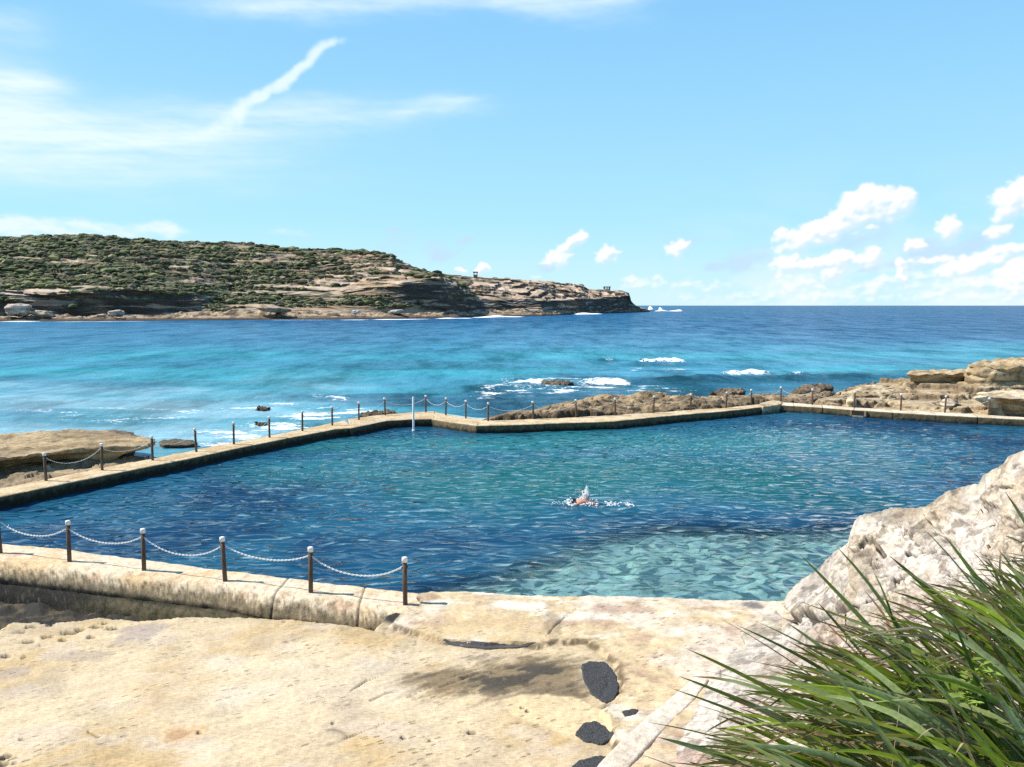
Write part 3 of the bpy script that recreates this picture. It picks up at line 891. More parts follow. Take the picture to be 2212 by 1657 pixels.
    cb = cmix(cb, np.array((0.88, 0.90, 0.62)), caustic * shb * 0.65)  # bright caustic light lines painted into the bed colour
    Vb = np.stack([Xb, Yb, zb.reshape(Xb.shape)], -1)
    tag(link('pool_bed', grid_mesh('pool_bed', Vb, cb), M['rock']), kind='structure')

M['pool'] = water_mat('pool_water_surface', [(0.95, 1.75, 0.05, 0.36, True), (2.2, 3.8, -0.18, 0.022, False)], 0.80, 0.03, (0.66, 0.88, 0.95), detail=1.0, calm=(0.16, 0.10, 1))
build_pool()
# ------------------------------------------------------------------ foreground rock shelf beside the pool
SLAB = [(-1000, 1480), (-420, 1420), (-100, 1372), (-20, 1362), (10, 1342), (40, 1334), (100, 1335), (160, 1327), (212, 1322), (287, 1327), (400, 1325), (549, 1325), (608, 1327), (715, 1334), (808, 1347), (835, 1351), (900, 1366), (960, 1383), (1050, 1392), (1150, 1393), (1240, 1383), (1275, 1386), (1300, 1410), (1335, 1440), (1342, 1475), (1322, 1512), (1300, 1532), (1330, 1600), (1400, 2400), (-1600, 2400)]
APRON = [(835, 1351), (868, 1326), (905, 1312), (905, 1262), (1000, 1262), (1690, 1280), (1900, 1290), (1900, 2400), (1400, 2400), (1330, 1600), (1300, 1532), (1322, 1512), (1342, 1475), (1335, 1440), (1300, 1410), (1275, 1386), (1240, 1383), (1150, 1393), (1050, 1392), (960, 1383), (900, 1366)]
SLAB_W, APRON_W = poly_px(SLAB), poly_px(APRON)
CRACKS = [[(757, 1488), (790, 1466), (832, 1451)], [(800, 1506), (835, 1490), (850, 1488)], [(880, 1500), (935, 1478), (985, 1455), (1005, 1440)], [(950, 1480), (990, 1468), (1040, 1448)],
          [(915, 1585), (945, 1580)], [(1090, 1558), (1130, 1553)], [(1085, 1640), (1125, 1637)], [(1140, 1622), (1180, 1614)], [(640, 1645), (700, 1610), (760, 1585), (830, 1560)],
          [(1180, 1375), (1200, 1352), (1225, 1330), (1245, 1316)], [(715, 1455), (760, 1440)], [(190, 1578), (212, 1588)]]
PITS = [(45, 1362, .10), (68, 1352, .10), (110, 1345, .08), (150, 1362, .12), (175, 1355, .10), (205, 1348, .12), (225, 1340, .10), (135, 1380, .08), (100, 1373, .09), (60, 1384, .10), (85, 1392, .06), (195, 1372, .08), (240, 1352, .09),
        (10, 1413, .09), (52, 1414, .05), (47, 1589, .06), (10, 1625, .08), (2, 1640, .10), (30, 1640, .04), (615, 1340, .05), (430, 1575, .04), (1310, 1590, .05), (1020, 1577, .06), (870, 1588, .04), (930, 1593, .04), (720, 1560, .05), (1128, 1524, .03), (1140, 1530, .03)]
STAIN = [(860, 1462), (920, 1440), (1000, 1432), (1100, 1420), (1180, 1412), (1250, 1425), (1262, 1455), (1275, 1500), (1240, 1502), (1160, 1495), (1100, 1512), (1020, 1510), (960, 1498), (900, 1486)]
SAND = [(1085, 1510), (1130, 1498), (1180, 1495), (1250, 1503), (1300, 1530), (1330, 1560), (1310, 1592), (1240, 1590), (1160, 1560), (1110, 1540)]
STAIN_W, SAND_W = poly_px(STAIN), poly_px(SAND)

def fg_height(X, Y, full=True):
    X = np.asarray(X, float); Y = np.asarray(Y, float)
    q = lambda s, o=0.0: pts3(X, Y, s=(s, s, 1), o=o)
    sh = X.shape
    wob = (fbm(q(1.3, 3), 3) * 0.10 + fbm(q(6, 5), 3) * 0.035).reshape(sh)
    ds = sdf_poly(SLAB_W, X, Y) + wob
    da = sdf_poly(APRON_W, X, Y) + wob * 0.7
    gully = -0.42 + 0.10 * fbm(q(1.5, 8), 4).reshape(sh)
    und = 0.05 * fbm(q(0.45, 1), 3).reshape(sh)
    # grain of the bedding running obliquely over the shelf
    ca, sa = math.cos(0.62), math.sin(0.62)
    U, V = X * ca + Y * sa, -X * sa + Y * ca
    gr = fbm(pts3(U, V, s=(0.9, 5.0, 1), o=4), 5).reshape(sh)
    slab = DECK - 0.035 + und + 0.009 * gr + 0.005 * fbm(q(9, 9), 4).reshape(sh)
    rough = fbm(q(4.0, 14), 5).reshape(sh)
    apron = DECK + 0.040 + und * 0.9 + 0.012 * rough
    h = lerp(gully, slab, sstep(-0.30, 0.22, np.maximum(ds, da + 0.4)))
    h = np.where(da > -0.03, lerp(h, apron, sstep(-0.03, 0.05, da)), h)
    if full:
        pit = np.zeros(sh)
        for x, y, r in PITS:
            p = P(x, y, DECK)
            d = np.hypot((X - p[0]) * 0.62, (Y - p[1]) * 1.0) / (r * 0.85) + 3.0 * wob + 0.5 * rough
            pit = np.maximum(pit, (1 - sstep(0.4, 1.1, d)))
        crk = np.zeros(sh)
        for c in CRACKS:
            d = seg_dist(plan(c), X, Y) + np.abs(wob) * 0.25
            crk = np.maximum(crk, (1 - sstep(0.004, 0.034, d)) * (0.55 + 0.45 * np.sign(gr + 0.25)))
        h = h - 0.07 * pit - 0.035 * crk
        return h, ds, da, pit, crk, gr, rough, wob
    return h

def build_foreground():
    xs = np.concatenate([np.linspace(-1000, -20, 150)[:-1], np.linspace(-20, 1760, 900)])
    kx = np.array([K(x, 1500) for x in xs])
    wall_in = plan(INNER_NEAR)
    E = np.concatenate([wall_in[:-1] * np.array([1, 1]) - np.array([0, 0.55]), plan(INNER_APRON), [[11.0, 16.3], [16, 16]]])
    ye = edge_fn(E, 0.0)(kx)
    ye = ye + 0.05 * fbm(pts3(kx * 30, kx * 0), 3) * (kx > K(930, 1284))
    t = np.linspace(0, 1, 330)
    y0 = 7.2
    inv = 1 / y0 + (1 / ye[None, :] - 1 / y0) * t[:, None]
    Y = 1 / inv
    X = Y * kx[None, :]
    h, ds, da, pit, crk, gr, rough, wob = fg_height(X, Y)
    n = X.size
    U_, V_ = X * math.cos(0.62) + Y * math.sin(0.62), -X * math.sin(0.62) + Y * math.cos(0.62)
    q = lambda s, o=0.0, sy=None: pts3(X, Y, s=(s, sy or s, 1), o=o)
    cream = np.array((0.580, 0.455, 0.280)); ochre = np.array((0.480, 0.340, 0.165)); pink = np.array((0.560, 0.460, 0.350)); grey = np.array((0.340, 0.275, 0.200))
    b = fbm(q(0.33, 2), 4); b2 = fbm(q(0.8, 6, 1.2), 4); b3 = fbm(q(2.4, 16), 4)
    c = cmix(np.tile(cream, (n, 1)), ochre, sstep(-0.25, 0.45, b + 0.35 * gr.ravel() - 0.06 * (Y.ravel() - 12) - 0.05 * (X.ravel() + 5)))
    c = cmix(c, pink, sstep(0.15, 0.6, b2) * 0.55)
    c = cmix(c, grey, sstep(0.30, 0.7, fbm(q(0.6, 33), 4) + 0.2 * gr.ravel()) * 0.40)
    c = c * (1 + 0.10 * b3 + 0.16 * gr.ravel())[:, None]
    pw = P(640, 1480, DECK)
    wh = np.exp(-(((X.ravel() - pw[0]) / 3.4) ** 2 + ((Y.ravel() - pw[1]) / 1.5) ** 2)) * (0.7 + 0.5 * b2)
    c = cmix(c, np.array((0.680, 0.585, 0.440)), np.clip(wh, 0, 1) * 0.5)  # pale sheen over the middle of the slab, painted into its colour
    # greyer damp rock along the shelf's rim
    rim = (1 - sstep(0.05, 0.75, ds.ravel() + 0.4 * b3)) * 0.4
    c = cmix(c, np.array((0.42, 0.33, 0.19)), rim)
    # apron of rough pale concrete and rock
    ap = sstep(-0.02, 0.03, da).ravel()
    ca = cmix(np.tile(np.array((0.560, 0.430, 0.255)), (n, 1)), np.array((0.610, 0.510, 0.385)), sstep(-0.2, 0.4, b + 0.16 * X.ravel() - 0.3 + 0.4 * b2))
    ca = cmix(ca, np.array((0.700, 0.640, 0.520)), sstep(0.1, 0.5, fbm(q(0.7, 51, 1.6), 4)) * 0.7)
    ca = cmix(ca, np.array((0.360, 0.230, 0.160)), sstep(0.28, 0.6, fbm(q(1.1, 71, 1.5), 5)) * 0.55)
    ca = ca * (1 + 0.22 * rough.ravel() + 0.1 * b3)[:, None]
    c = cmix(c, ca, ap)
    lip = np.exp(-((da.ravel() - 0.005) / 0.075) ** 2) * (sstep(-0.1, 0.3, rough.ravel() + 0.25))
    c = cmix(c, np.array((0.10, 0.07, 0.04)), lip * 0.92)  # shade of the apron's step painted dark along its lip
    # dark algal stain, and the sandy patch beside it
    st = sdf_poly(STAIN_W, X, Y).ravel()
    b5 = fbm(pts3(U_.ravel(), V_.ravel(), s=(1.6, 6.5, 1), o=93), 5, 0.6)
    stn = sstep(-0.30, 0.30, st + 0.25 * b2 + 0.26 * b5 + 0.20 * b3)
    c = cmix(c, np.array((0.180, 0.132, 0.070)), stn * 0.88)
    stn2 = sstep(0.05, 0.50, fbm(q(1.5, 91, 2.4), 4) + 0.22 + 0.45 * b5) * sstep(-0.1, 0.5, st)
    c = cmix(c, np.array((0.050, 0.045, 0.038)), stn2 * 0.88)
    sa = sstep(-0.04, 0.05, sdf_poly(SAND_W, X, Y).ravel() + 0.05 * b3)
    c = cmix(c, np.array((0.640, 0.500, 0.290)) * np.ones((n, 3)) * (1 + 0.07 * b3)[:, None], sa * 0.9)
    for x, y, rx, ry, colr, w in ((385, 1577, 26, 12, (0.30, 0.20, 0.13), 0.8), (392, 1575, 62, 20, (0.55, 0.33, 0.15), 0.5), (712, 1588, 40, 16, (0.20, 0.17, 0.14), 0.0), (300, 1363, 60, 22, (0.36, 0.29, 0.24), 0.8), (30, 1442, 40, 16, (0.36, 0.29, 0.24), 0.6), (180, 1412, 90, 12, (0.36, 0.29, 0.22), 0.5), (1060, 1360, 160, 30, (0.55, 0.41, 0.22), 0.7), (1115, 1312, 70, 10, (0.72, 0.66, 0.54), 0.9), (1195, 1350, 22, 30, (0.28, 0.21, 0.13), 0.7), (1330, 1318, 70, 10, (0.34, 0.22, 0.16), 0.6), (1625, 1310, 22, 9, (0.10, 0.10, 0.11), 0.8)):
        p = P(x, y, DECK); rr = P(x + rx, y, DECK); r2 = P(x, y - ry, DECK)
        d = np.hypot((X.ravel() - p[0]) / (rr[0] - p[0]), (Y.ravel() - p[1]) / (r2[1] - p[1])) + 0.3 * b3
        c = cmix(c, np.array(colr), (1 - sstep(0.6, 1.15, d)) * w)
    p = P(712, 1588, DECK); r1 = P(748, 1588, DECK)[0] - p[0]; r2 = P(712, 1572, DECK)[1] - p[1]
    d = np.hypot((X.ravel() - p[0]) / r1, (Y.ravel() - p[1]) / r2) + 0.18 * b3
    c = cmix(c, np.array((0.13, 0.11, 0.09)), np.exp(-((d - 0.9) / 0.22) ** 2) * 0.6 * sstep(-0.4, 0.2, b2 + b3))
    c = cmix(c, np.array((0.05, 0.040, 0.032)), np.clip(pit.ravel() * 0.85 + crk.ravel() * 0.8, 0, 1))
    # wet black weed in the gully
    gu = (1 - sstep(-0.35, -0.12, ds.ravel())) * (1 - ap)
    c = cmix(c, cmix(np.tile(np.array((0.030, 0.028, 0.024)), (n, 1)), np.array((0.085, 0.070, 0.040)), sstep(0.1, 0.5, b3)), gu)
    V = np.stack([X, Y, h], -1)
    # skirt down into the pool
    last = V[-1]
    sk = []
    for dz, dy in ((0.02, 0.03), (0.12, 0.05), (0.5, 0.08), (1.6, 0.12)):
        r = last.copy(); r[:, 2] -= dz; r[:, 1] += dy
        sk.append(r)
    V = np.concatenate([V, np.array(sk)])
    cc = np.concatenate([c.reshape(X.shape + (3,)), np.repeat(c.reshape(X.shape + (3,))[-1:], 4, 0) * np.array([1, .8, .35, .25])[:, None, None]])
    tag(link('rock_shelf', grid_mesh('rock_shelf', V, cc), M['rock_fg']), kind='structure')

build_foreground()

def patch_mesh(name, px, mat, lift=0.014, seed=0, label=None, cat=None, group=None, rough=0.006):
    """a thin spread of something lying on the shelf, following its surface"""
    ol = np.array(poly_px(px))
    m = 110
    cl = np.concatenate([ol, ol[:1]])
    seg = np.linalg.norm(np.diff(cl, axis=0), axis=1)
    s = np.concatenate([[0], np.cumsum(seg)])
    q = np.linspace(0, s[-1], m, endpoint=False)
    O = np.stack([np.interp(q, s, cl[:, 0]), np.interp(q, s, cl[:, 1])], 1)
    for _ in range(3): O = (np.roll(O, 1, 0) + 2 * O + np.roll(O, -1, 0)) / 4
    ce = O.mean(0)
    wob = 1 + 0.07 * fbm(pts3(O[:, 0], O[:, 1], s=(4, 4, 1), o=seed), 5, 0.65)
    rings = [1.03, 1.0] + list(np.linspace(0.97, 0.01, 22))
    V = []
    zm = fg_height(O[:, 0], O[:, 1], False).mean()
    for r in rings:
        p = ce + (O - ce) * r * wob[:, None]
        z = fg_height(p[:, 0], p[:, 1], False)
        if 0.06 < r < 0.99: z = np.maximum(lerp(z, zm, 0.7), z)
        n = fbm(pts3(p[:, 0], p[:, 1], s=(26, 26, 1), o=seed), 3)
        z = z + (-0.03 if r > 1.02 else (0.002 if r == 1.0 else lift + rough * n))
        V.append(np.column_stack([p, z]))
    V = np.array(V)
    me = mesh_np(name, V.reshape(-1, 3), grid_quads(len(rings), m, True))
    o = link(name, me, mat)
    tag(o, label, cat, group)
    return o

patch_mesh('tar_patch', [(1256, 1432), (1280, 1422), (1310, 1428), (1330, 1450), (1337, 1480), (1328, 1505), (1305, 1515), (1280, 1495), (1258, 1466)], M['tar'], 0.016, 1, 'largest black tar patch, egg shaped, at the right end of the brown stain', 'tar patch', 'black tar patches on the rock shelf')
patch_mesh('tar_patch', [(1243, 1580), (1258, 1556), (1286, 1552), (1310, 1568), (1327, 1588), (1300, 1603), (1262, 1596)], M['tar'], 0.016, 2, 'rounded black tar patch between the largest patch and the pale kerb, second largest', 'tar patch', 'black tar patches on the rock shelf')
patch_mesh('tar_patch', [(1343, 1542), (1368, 1537), (1380, 1540), (1372, 1549), (1350, 1553)], M['tar'], 0.012, 3, 'smallest black tar patch, a narrow streak beside the pale concrete kerb', 'tar patch', 'black tar patches on the rock shelf')
patch_mesh('tar_patch', [(1215, 1668), (1250, 1640), (1290, 1629), (1322, 1632), (1300, 1655), (1270, 1690), (1225, 1700)], M['tar'], 0.012, 4, 'grey black tar patch cut by the bottom edge of the photo beside the kerb', 'tar patch', 'black tar patches on the rock shelf')
def puddle_mat():
    m, nt, out = new_mat('still_water')
    bs = N(nt, 'ShaderNodeBsdfPrincipled', i_Roughness=0.05)
    bs.inputs['Base Color'].default_value = (0.09, 0.08, 0.07, 1)
    tc = N(nt, 'ShaderNodeTexCoord')
    bp = N(nt, 'ShaderNodeBump', i_Distance=0.002)
    L(nt, noise(nt, tc.outputs['Object'], 12), bp.inputs['Height']); L(nt, bp.outputs[0], bs.inputs['Normal'])
    L(nt, bs.outputs[0], out.inputs[0])
    return m
M['puddle'] = puddle_mat()
patch_mesh('puddle', [(955, 1382), (990, 1386), (1050, 1391), (1110, 1392), (1160, 1391), (1110, 1396), (1050, 1397), (1000, 1392)], M['puddle'], 0.012, 6, 'thin dark puddle lying along the curved lip of the concrete apron', 'puddle', rough=0.0)

# ------------------------------------------------------------------ walls round the pool
def sweep_wall(name, inner, outer, prof, label, mat, n_along, colfn, noise_amp=0.02, joints=(), zoff=0.0, seed=0, caps=True):
    I, O = plan(inner), plan(outer)
    seg = np.linalg.norm(np.diff(I, axis=0), axis=1)
    s = np.concatenate([[0], np.cumsum(seg)])
    q = np.linspace(0, s[-1], n_along)
    ip = np.stack([np.interp(q, s, I[:, k]) for k in (0, 1)], 1)
    op = np.stack([np.interp(q, s, O[:, k]) for k in (0, 1)], 1)
    T = np.array([p[0] for p in prof]); Zp = np.array([p[1] for p in prof])
    xy = ip[None] + (op - ip)[None] * T[:, None, None]
    V = np.concatenate([xy, np.broadcast_to(Zp[:, None, None] + zoff, xy.shape[:2] + (1,))], 2).copy()
    p = V.reshape(-1, 3)
    nn = fbm(p * np.array([2.2, 2.2, 3.0]) + seed, 4).reshape(V.shape[:2])
    n2 = fbm(p * 0.5 + seed + 9, 3).reshape(V.shape[:2])
    d = (op - ip); d = d / np.linalg.norm(d, axis=1)[:, None]
    side = np.where(T < 0.5, -1.0, 1.0)[:, None]
    onface = (Zp < DECK - 0.03)[:, None]
    amt = noise_amp * (nn + 1.2 * n2)
    V[..., 0] += d[None, :, 0] * side * amt * (0.4 + 0.9 * onface)
    V[..., 1] += d[None, :, 1] * side * amt * (0.4 + 0.9 * onface)
    V[..., 2] += noise_amp * (0.5 * nn + 0.7 * n2) * (Zp > -0.3)[:, None]
    gj = np.zeros(V.shape[:2])
    for j in joints:
        gj = np.maximum(gj, np.exp(-((q - j * s[-1]) / 0.020) ** 2)[None, :] * np.ones((len(T), 1)))
    V[..., 0] -= d[None, :, 0] * side * gj * 0.03 * onface
    V[..., 1] -= d[None, :, 1] * side * gj * 0.05 * onface
    V[..., 2] -= 0.03 * gj * (~onface)
    c = colfn(V, T, Zp, q / s[-1], nn, n2)
    c = cmix(c, np.array((0.035, 0.03, 0.022)), np.clip(gj * 0.85, 0, 1))
    Q = grid_quads(*V.shape[:2])
    VV = V.reshape(-1, 3); cc = c.reshape(-1, 3)
    me = mesh_np(name, VV, Q, cc)
    if caps:
        bm = bmesh.new(); bm.from_mesh(me)
        bm.verts.ensure_lookup_table()
        ny, nx = V.shape[:2]
        for col in (0, nx - 1):
            try: bm.faces.new([bm.verts[r * nx + col] for r in range(ny)])
            except ValueError: pass
        bmesh.ops.recalc_face_normals(bm, faces=bm.faces)
        bm.to_mesh(me); bm.free()
    o = link(name, me, mat)
    tag(o, label, 'wall', 'concrete walls round the rock pool')
    return o

D = DECK
PROF = [(0, -2.3), (0, -0.6), (0, -0.2), (0, -0.05), (0, 0.03), (0, 0.1), (0, 0.17), (0, 0.24), (0, 0.31), (0.004, D - 0.045), (0.02, D - 0.012), (0.06, D)] + [(t, D) for t in np.linspace(0.12, 0.9, 12)] + [(0.95, D), (0.985, D - 0.015), (1, D - 0.06), (1, 0.2), (1, -0.1), (1, -0.8), (1, -1.6)]

def deck_cols(top, face, algae=0.2):
    def f(V, T, Zp, q, nn, n2):
        n = V.shape[:2]
        p = V.reshape(-1, 3)
        m = fbm(p * np.array([0.9, 0.9, 2]) + 31, 4).reshape(n); g = fbm(p * 5 + 3, 4).reshape(n)
        c = cmix(np.tile(np.array(top), n + (1,)), np.array(top) * np.array((0.82, 0.76, 0.66)), sstep(-0.2, 0.4, m))
        c = c * (1 + 0.18 * g)[..., None]
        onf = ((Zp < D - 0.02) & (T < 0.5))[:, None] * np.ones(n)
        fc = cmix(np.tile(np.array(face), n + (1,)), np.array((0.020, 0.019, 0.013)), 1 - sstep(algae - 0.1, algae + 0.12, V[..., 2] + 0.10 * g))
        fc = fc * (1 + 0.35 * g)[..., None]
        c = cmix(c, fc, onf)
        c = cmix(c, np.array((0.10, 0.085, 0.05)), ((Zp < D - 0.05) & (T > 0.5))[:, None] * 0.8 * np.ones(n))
        return c
    return f

OUT_L = [(-330, 1108), (0, 1054), (113, 1032), (229, 1008), (319, 992), (450, 965.5), (560, 945.5), (690, 919), (745, 907)]
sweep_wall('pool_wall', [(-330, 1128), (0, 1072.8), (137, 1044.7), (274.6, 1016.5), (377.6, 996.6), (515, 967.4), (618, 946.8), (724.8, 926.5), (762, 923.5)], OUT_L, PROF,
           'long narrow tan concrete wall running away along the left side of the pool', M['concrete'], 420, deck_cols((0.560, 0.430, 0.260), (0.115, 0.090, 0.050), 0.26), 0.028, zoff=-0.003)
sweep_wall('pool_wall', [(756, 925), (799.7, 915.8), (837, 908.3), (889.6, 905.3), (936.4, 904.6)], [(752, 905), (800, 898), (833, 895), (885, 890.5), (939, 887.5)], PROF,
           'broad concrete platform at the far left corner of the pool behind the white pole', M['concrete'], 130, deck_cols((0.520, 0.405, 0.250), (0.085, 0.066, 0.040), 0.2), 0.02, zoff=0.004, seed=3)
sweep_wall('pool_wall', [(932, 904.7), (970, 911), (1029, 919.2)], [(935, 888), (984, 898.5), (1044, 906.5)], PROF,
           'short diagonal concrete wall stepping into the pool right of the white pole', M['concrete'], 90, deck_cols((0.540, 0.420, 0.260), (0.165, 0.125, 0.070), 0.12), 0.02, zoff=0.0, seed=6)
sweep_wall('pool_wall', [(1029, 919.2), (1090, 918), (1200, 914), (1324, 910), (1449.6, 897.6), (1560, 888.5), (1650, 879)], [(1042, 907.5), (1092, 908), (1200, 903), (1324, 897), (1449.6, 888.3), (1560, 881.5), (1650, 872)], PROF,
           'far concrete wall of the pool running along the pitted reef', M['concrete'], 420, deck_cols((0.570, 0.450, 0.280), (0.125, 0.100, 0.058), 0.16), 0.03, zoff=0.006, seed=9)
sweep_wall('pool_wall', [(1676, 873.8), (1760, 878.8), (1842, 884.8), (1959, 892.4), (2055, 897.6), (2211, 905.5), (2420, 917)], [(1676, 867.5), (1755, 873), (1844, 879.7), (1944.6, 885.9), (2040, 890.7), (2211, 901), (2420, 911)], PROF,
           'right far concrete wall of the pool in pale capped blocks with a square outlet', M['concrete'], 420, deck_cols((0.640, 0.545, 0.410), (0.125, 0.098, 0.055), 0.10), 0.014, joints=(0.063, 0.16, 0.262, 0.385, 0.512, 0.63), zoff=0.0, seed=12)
# square outlet in the right wall
outlet_parent = [o for o in COL.objects if o.name == 'pool_wall.004'][0]
a, b = P(1842.5, 884.8, DECK), P(1866, 886.6, DECK)
mb = MB()
cxo, cyo = (a[0] + b[0]) / 2, (a[1] + b[1]) / 2
rzo = math.atan2(b[1] - a[1], b[0] - a[0])
mb.box((cxo, cyo + 0.035, 0.235), (0.62, 0.12, 0.25), rzo)
mb.build('outlet', M['hole'], outlet_parent)
mb = MB()
for sx in (-0.40, 0.40):
    mb.box((cxo + sx * math.cos(rzo), cyo + 0.04 + sx * math.sin(rzo), 0.22), (0.13, 0.16, 0.34), rzo)
mb.box((cxo, cyo + 0.04, 0.043), (0.65, 0.18, 0.10), rzo)
ofr = mb.build('outlet_surround', M['concrete'], outlet_parent, bevel=0.015)
ca_ = ofr.data.color_attributes.new('Col', 'FLOAT_COLOR', 'POINT')
for q in ca_.data: q.color = (0.27, 0.21, 0.13, 1)

NEAR_PROF = [(0, -2.2), (0, -0.5), (0, -0.1), (0, 0.15), (0, 0.33), (0.01, 0.39), (0.04, D)] + [(t, D) for t in np.linspace(0.1, 0.93, 14)] + \
            [(1.0, D - 0.012), (1.06, D - 0.035), (1.12, D - 0.075), (1.18, D - 0.13), (1.235, D - 0.2), (1.28, D - 0.28), (1.32, D - 0.36), (1.345, D - 0.42), (1.33, D - 0.46), (1.36, D - 0.50), (1.40, D - 0.56), (1.44, D - 0.63), (1.48, D - 0.7), (1.50, D - 0.8), (1.52, D - 0.95)]

def near_cols(V, T, Zp, q, nn, n2):
    n = V.shape[:2]
    p = V.reshape(-1, 3)
    m = fbm(p * np.array([0.8, 0.8, 1.5]) + 61, 4).reshape(n); g = fbm(p * 6 + 3, 4).reshape(n); g2 = fbm(p * 15 + 8, 3).reshape(n)
    c = cmix(np.tile(np.array((0.640, 0.520, 0.360)), n + (1,)), np.array((0.60, 0.43, 0.24)), sstep(-0.1, 0.5, m))
    c = cmix(c, np.array((0.52, 0.34, 0.22)), sstep(0.35, 0.6, fbm(p * np.array([1.5, 1.5, 3]) + 5, 3).reshape(n)) * 0.7)
    c = c * (1 + 0.14 * g)[..., None]
    # the face grows rough and weedy lower down
    low = 1 - sstep(0.16, 0.38, V[..., 2] + 0.14 * g + 0.05 * m + 0.14 * g2)
    low = low * (T > 0.8)[:, None]
    c = cmix(c, np.array((0.200, 0.155, 0.090)) * (1 + 0.7 * g2)[..., None], low * 0.92)
    mus = (1 - sstep(0.00, 0.10, V[..., 2] + 0.07 * g - 0.22 * (0.5 - q[None, :]))) * (T > 0.8)[:, None]
    left = 1 - sstep(0.42, 0.55, q[None, :] + 0.06 * m)
    blk = cmix(np.tile(np.array((0.010, 0.010, 0.010)), n + (1,)), np.array((0.075, 0.075, 0.055)), sstep(0.25, 0.6, g2))
    gn = cmix(np.tile(np.array((0.135, 0.110, 0.062)), n + (1,)), np.array((0.060, 0.060, 0.028)), sstep(0.0, 0.5, g))
    c = cmix(c, cmix(gn, blk, left), mus * 0.95)
    seam = np.exp(-((V[..., 2] + 0.06 + 0.03 * m) / 0.035) ** 2) * (T > 1.2)[:, None]
    c = cmix(c, np.array((0.03, 0.026, 0.02)), np.clip(seam, 0, 1) * 0.9)
    return c

NEAR_IN = [(-330, 1125), (-150, 1152), (0, 1173), (150, 1186), (310, 1209), (500, 1233), (600, 1245), (740, 1262), (870, 1278), (950, 1286)]
NEAR_OUT = [(-330, 1176), (-150, 1190), (0, 1206), (150, 1222), (310, 1241), (487, 1262), (570, 1277), (725, 1295.5), (862, 1317), (945, 1330)]
sweep_wall('pool_wall', NEAR_IN, NEAR_OUT, NEAR_PROF, 'near concrete wall of the pool with a rounded brow and black weed at its foot', M['concrete'], 620, near_cols, 0.030, joints=(0.80, 0.905), zoff=0.0, seed=15)

# pale concrete kerb strip at the foot of the grassy bank
def kerb_cols(V, T, Zp, q, nn, n2):
    g = fbm(V.reshape(-1, 3) * 6 + 3, 4).reshape(V.shape[:2])
    m = fbm(V.reshape(-1, 3) * 1.5 + 3, 4).reshape(V.shape[:2])
    c = np.tile(np.array((0.62, 0.54, 0.43)), V.shape[:2] + (1,)) * (1 + 0.08 * g)[..., None]
    return cmix(c, np.array((0.50, 0.40, 0.30)), sstep(0.1, 0.5, m) * 0.5)
kb = sweep_wall('concrete_kerb', [(1245, 1720), (1292, 1657), (1345, 1602), (1400, 1552), (1452, 1508), (1500, 1468)], [(1322, 1720), (1364, 1657), (1410, 1606), (1460, 1556), (1502, 1515), (1530, 1474)],
                [(0, D - 0.2), (0, D - 0.01), (0.03, D + 0.012), (0.1, D + 0.022)] + [(t, D + 0.025) for t in (0.3, 0.5, 0.7, 0.9)] + [(0.97, D + 0.02), (1, D), (1, D - 0.2)], 'x', M['concrete'], 200, kerb_cols, 0.014, zoff=0.034)
tag(kb, 'pale straight concrete kerb along the foot of the grassy bank', 'kerb'); del kb['group']
# ------------------------------------------------------------------ posts and chains
POSTS_NEAR = [(-165, 1173), (1, 1193.6), (150, 1212.3), (311, 1233), (486, 1253.7), (671, 1279), (875, 1305.5)]
POSTS_LEFT = [(-30, 1063), (99.6, 1038.5), (220.7, 1014.5), (329.6, 994.9), (424, 975.3), (505, 959.5), (582, 945), (653, 930.7), (717.5, 918.7), (775, 907.2), (832, 897)]
POSTS_BACK = [(919.5, 890.7), (962.6, 897.0), (1005.7, 903.6), (1054, 909.5)]
POSTS_MID = [(1151.7, 906), (1244, 901.6), (1328.5, 897.8), (1411, 892.2), (1491, 887), (1567.7, 882), (1622, 875.5)]
POSTS_RIGHT = [(1686, 868.9), (1754, 874.2), (1844, 880.4), (1944.6, 886.6), (2040, 891.3), (2135, 896.6), (2232, 902.6)]
ORD = ['first', 'second', 'third', 'fourth', 'fifth', 'sixth', 'seventh', 'eighth', 'ninth', 'tenth', 'eleventh', 'twelfth']

def make_post():
    r = empty('chain_post', (0, 0, 0))
    mb = MB()
    mb.lathe([(0.050, -0.04), (0.050, 0.02), (0.048, 0.5), (0.047, 0.885)], 10, jit=0.02)
    mb.build('shaft', M['post'], r, True)
    mb = MB()
    mb.lathe([(0.052, 0.893), (0.059, 0.896), (0.060, 0.975), (0.056, 0.992), (0.040, 1.0), (0.004, 1.003)], 16)
    mb.build('cap', M['cap'], r, True)
    for s in (-1, 1):
        mb = MB()
        mb.lathe([(0.010, 0.775), (0.014, 0.78), (0.014, 0.80), (0.010, 0.805)], 8, (s * 0.055, 0, 0))
        mb.build('eye_bolt', M['post'], r, True)
    return r

post0 = make_post()
used = [False]
def place_post(x, y, label):
    p = P(x, y, DECK)
    if not used[0]:
        r = post0; used[0] = True
    else:
        r = post0.copy(); COL.objects.link(r)
        for ch in post0.children:
            c = ch.copy(); COL.objects.link(c); c.parent = r
    r.location = (p[0], p[1], DECK)
    r.rotation_euler = (random.uniform(-0.03, 0.03), random.uniform(-0.045, 0.03), random.uniform(-0.3, 0.3))
    tag(r, label, 'post', 'white capped chain posts round the pool')
    return Vector((p[0], p[1], DECK))

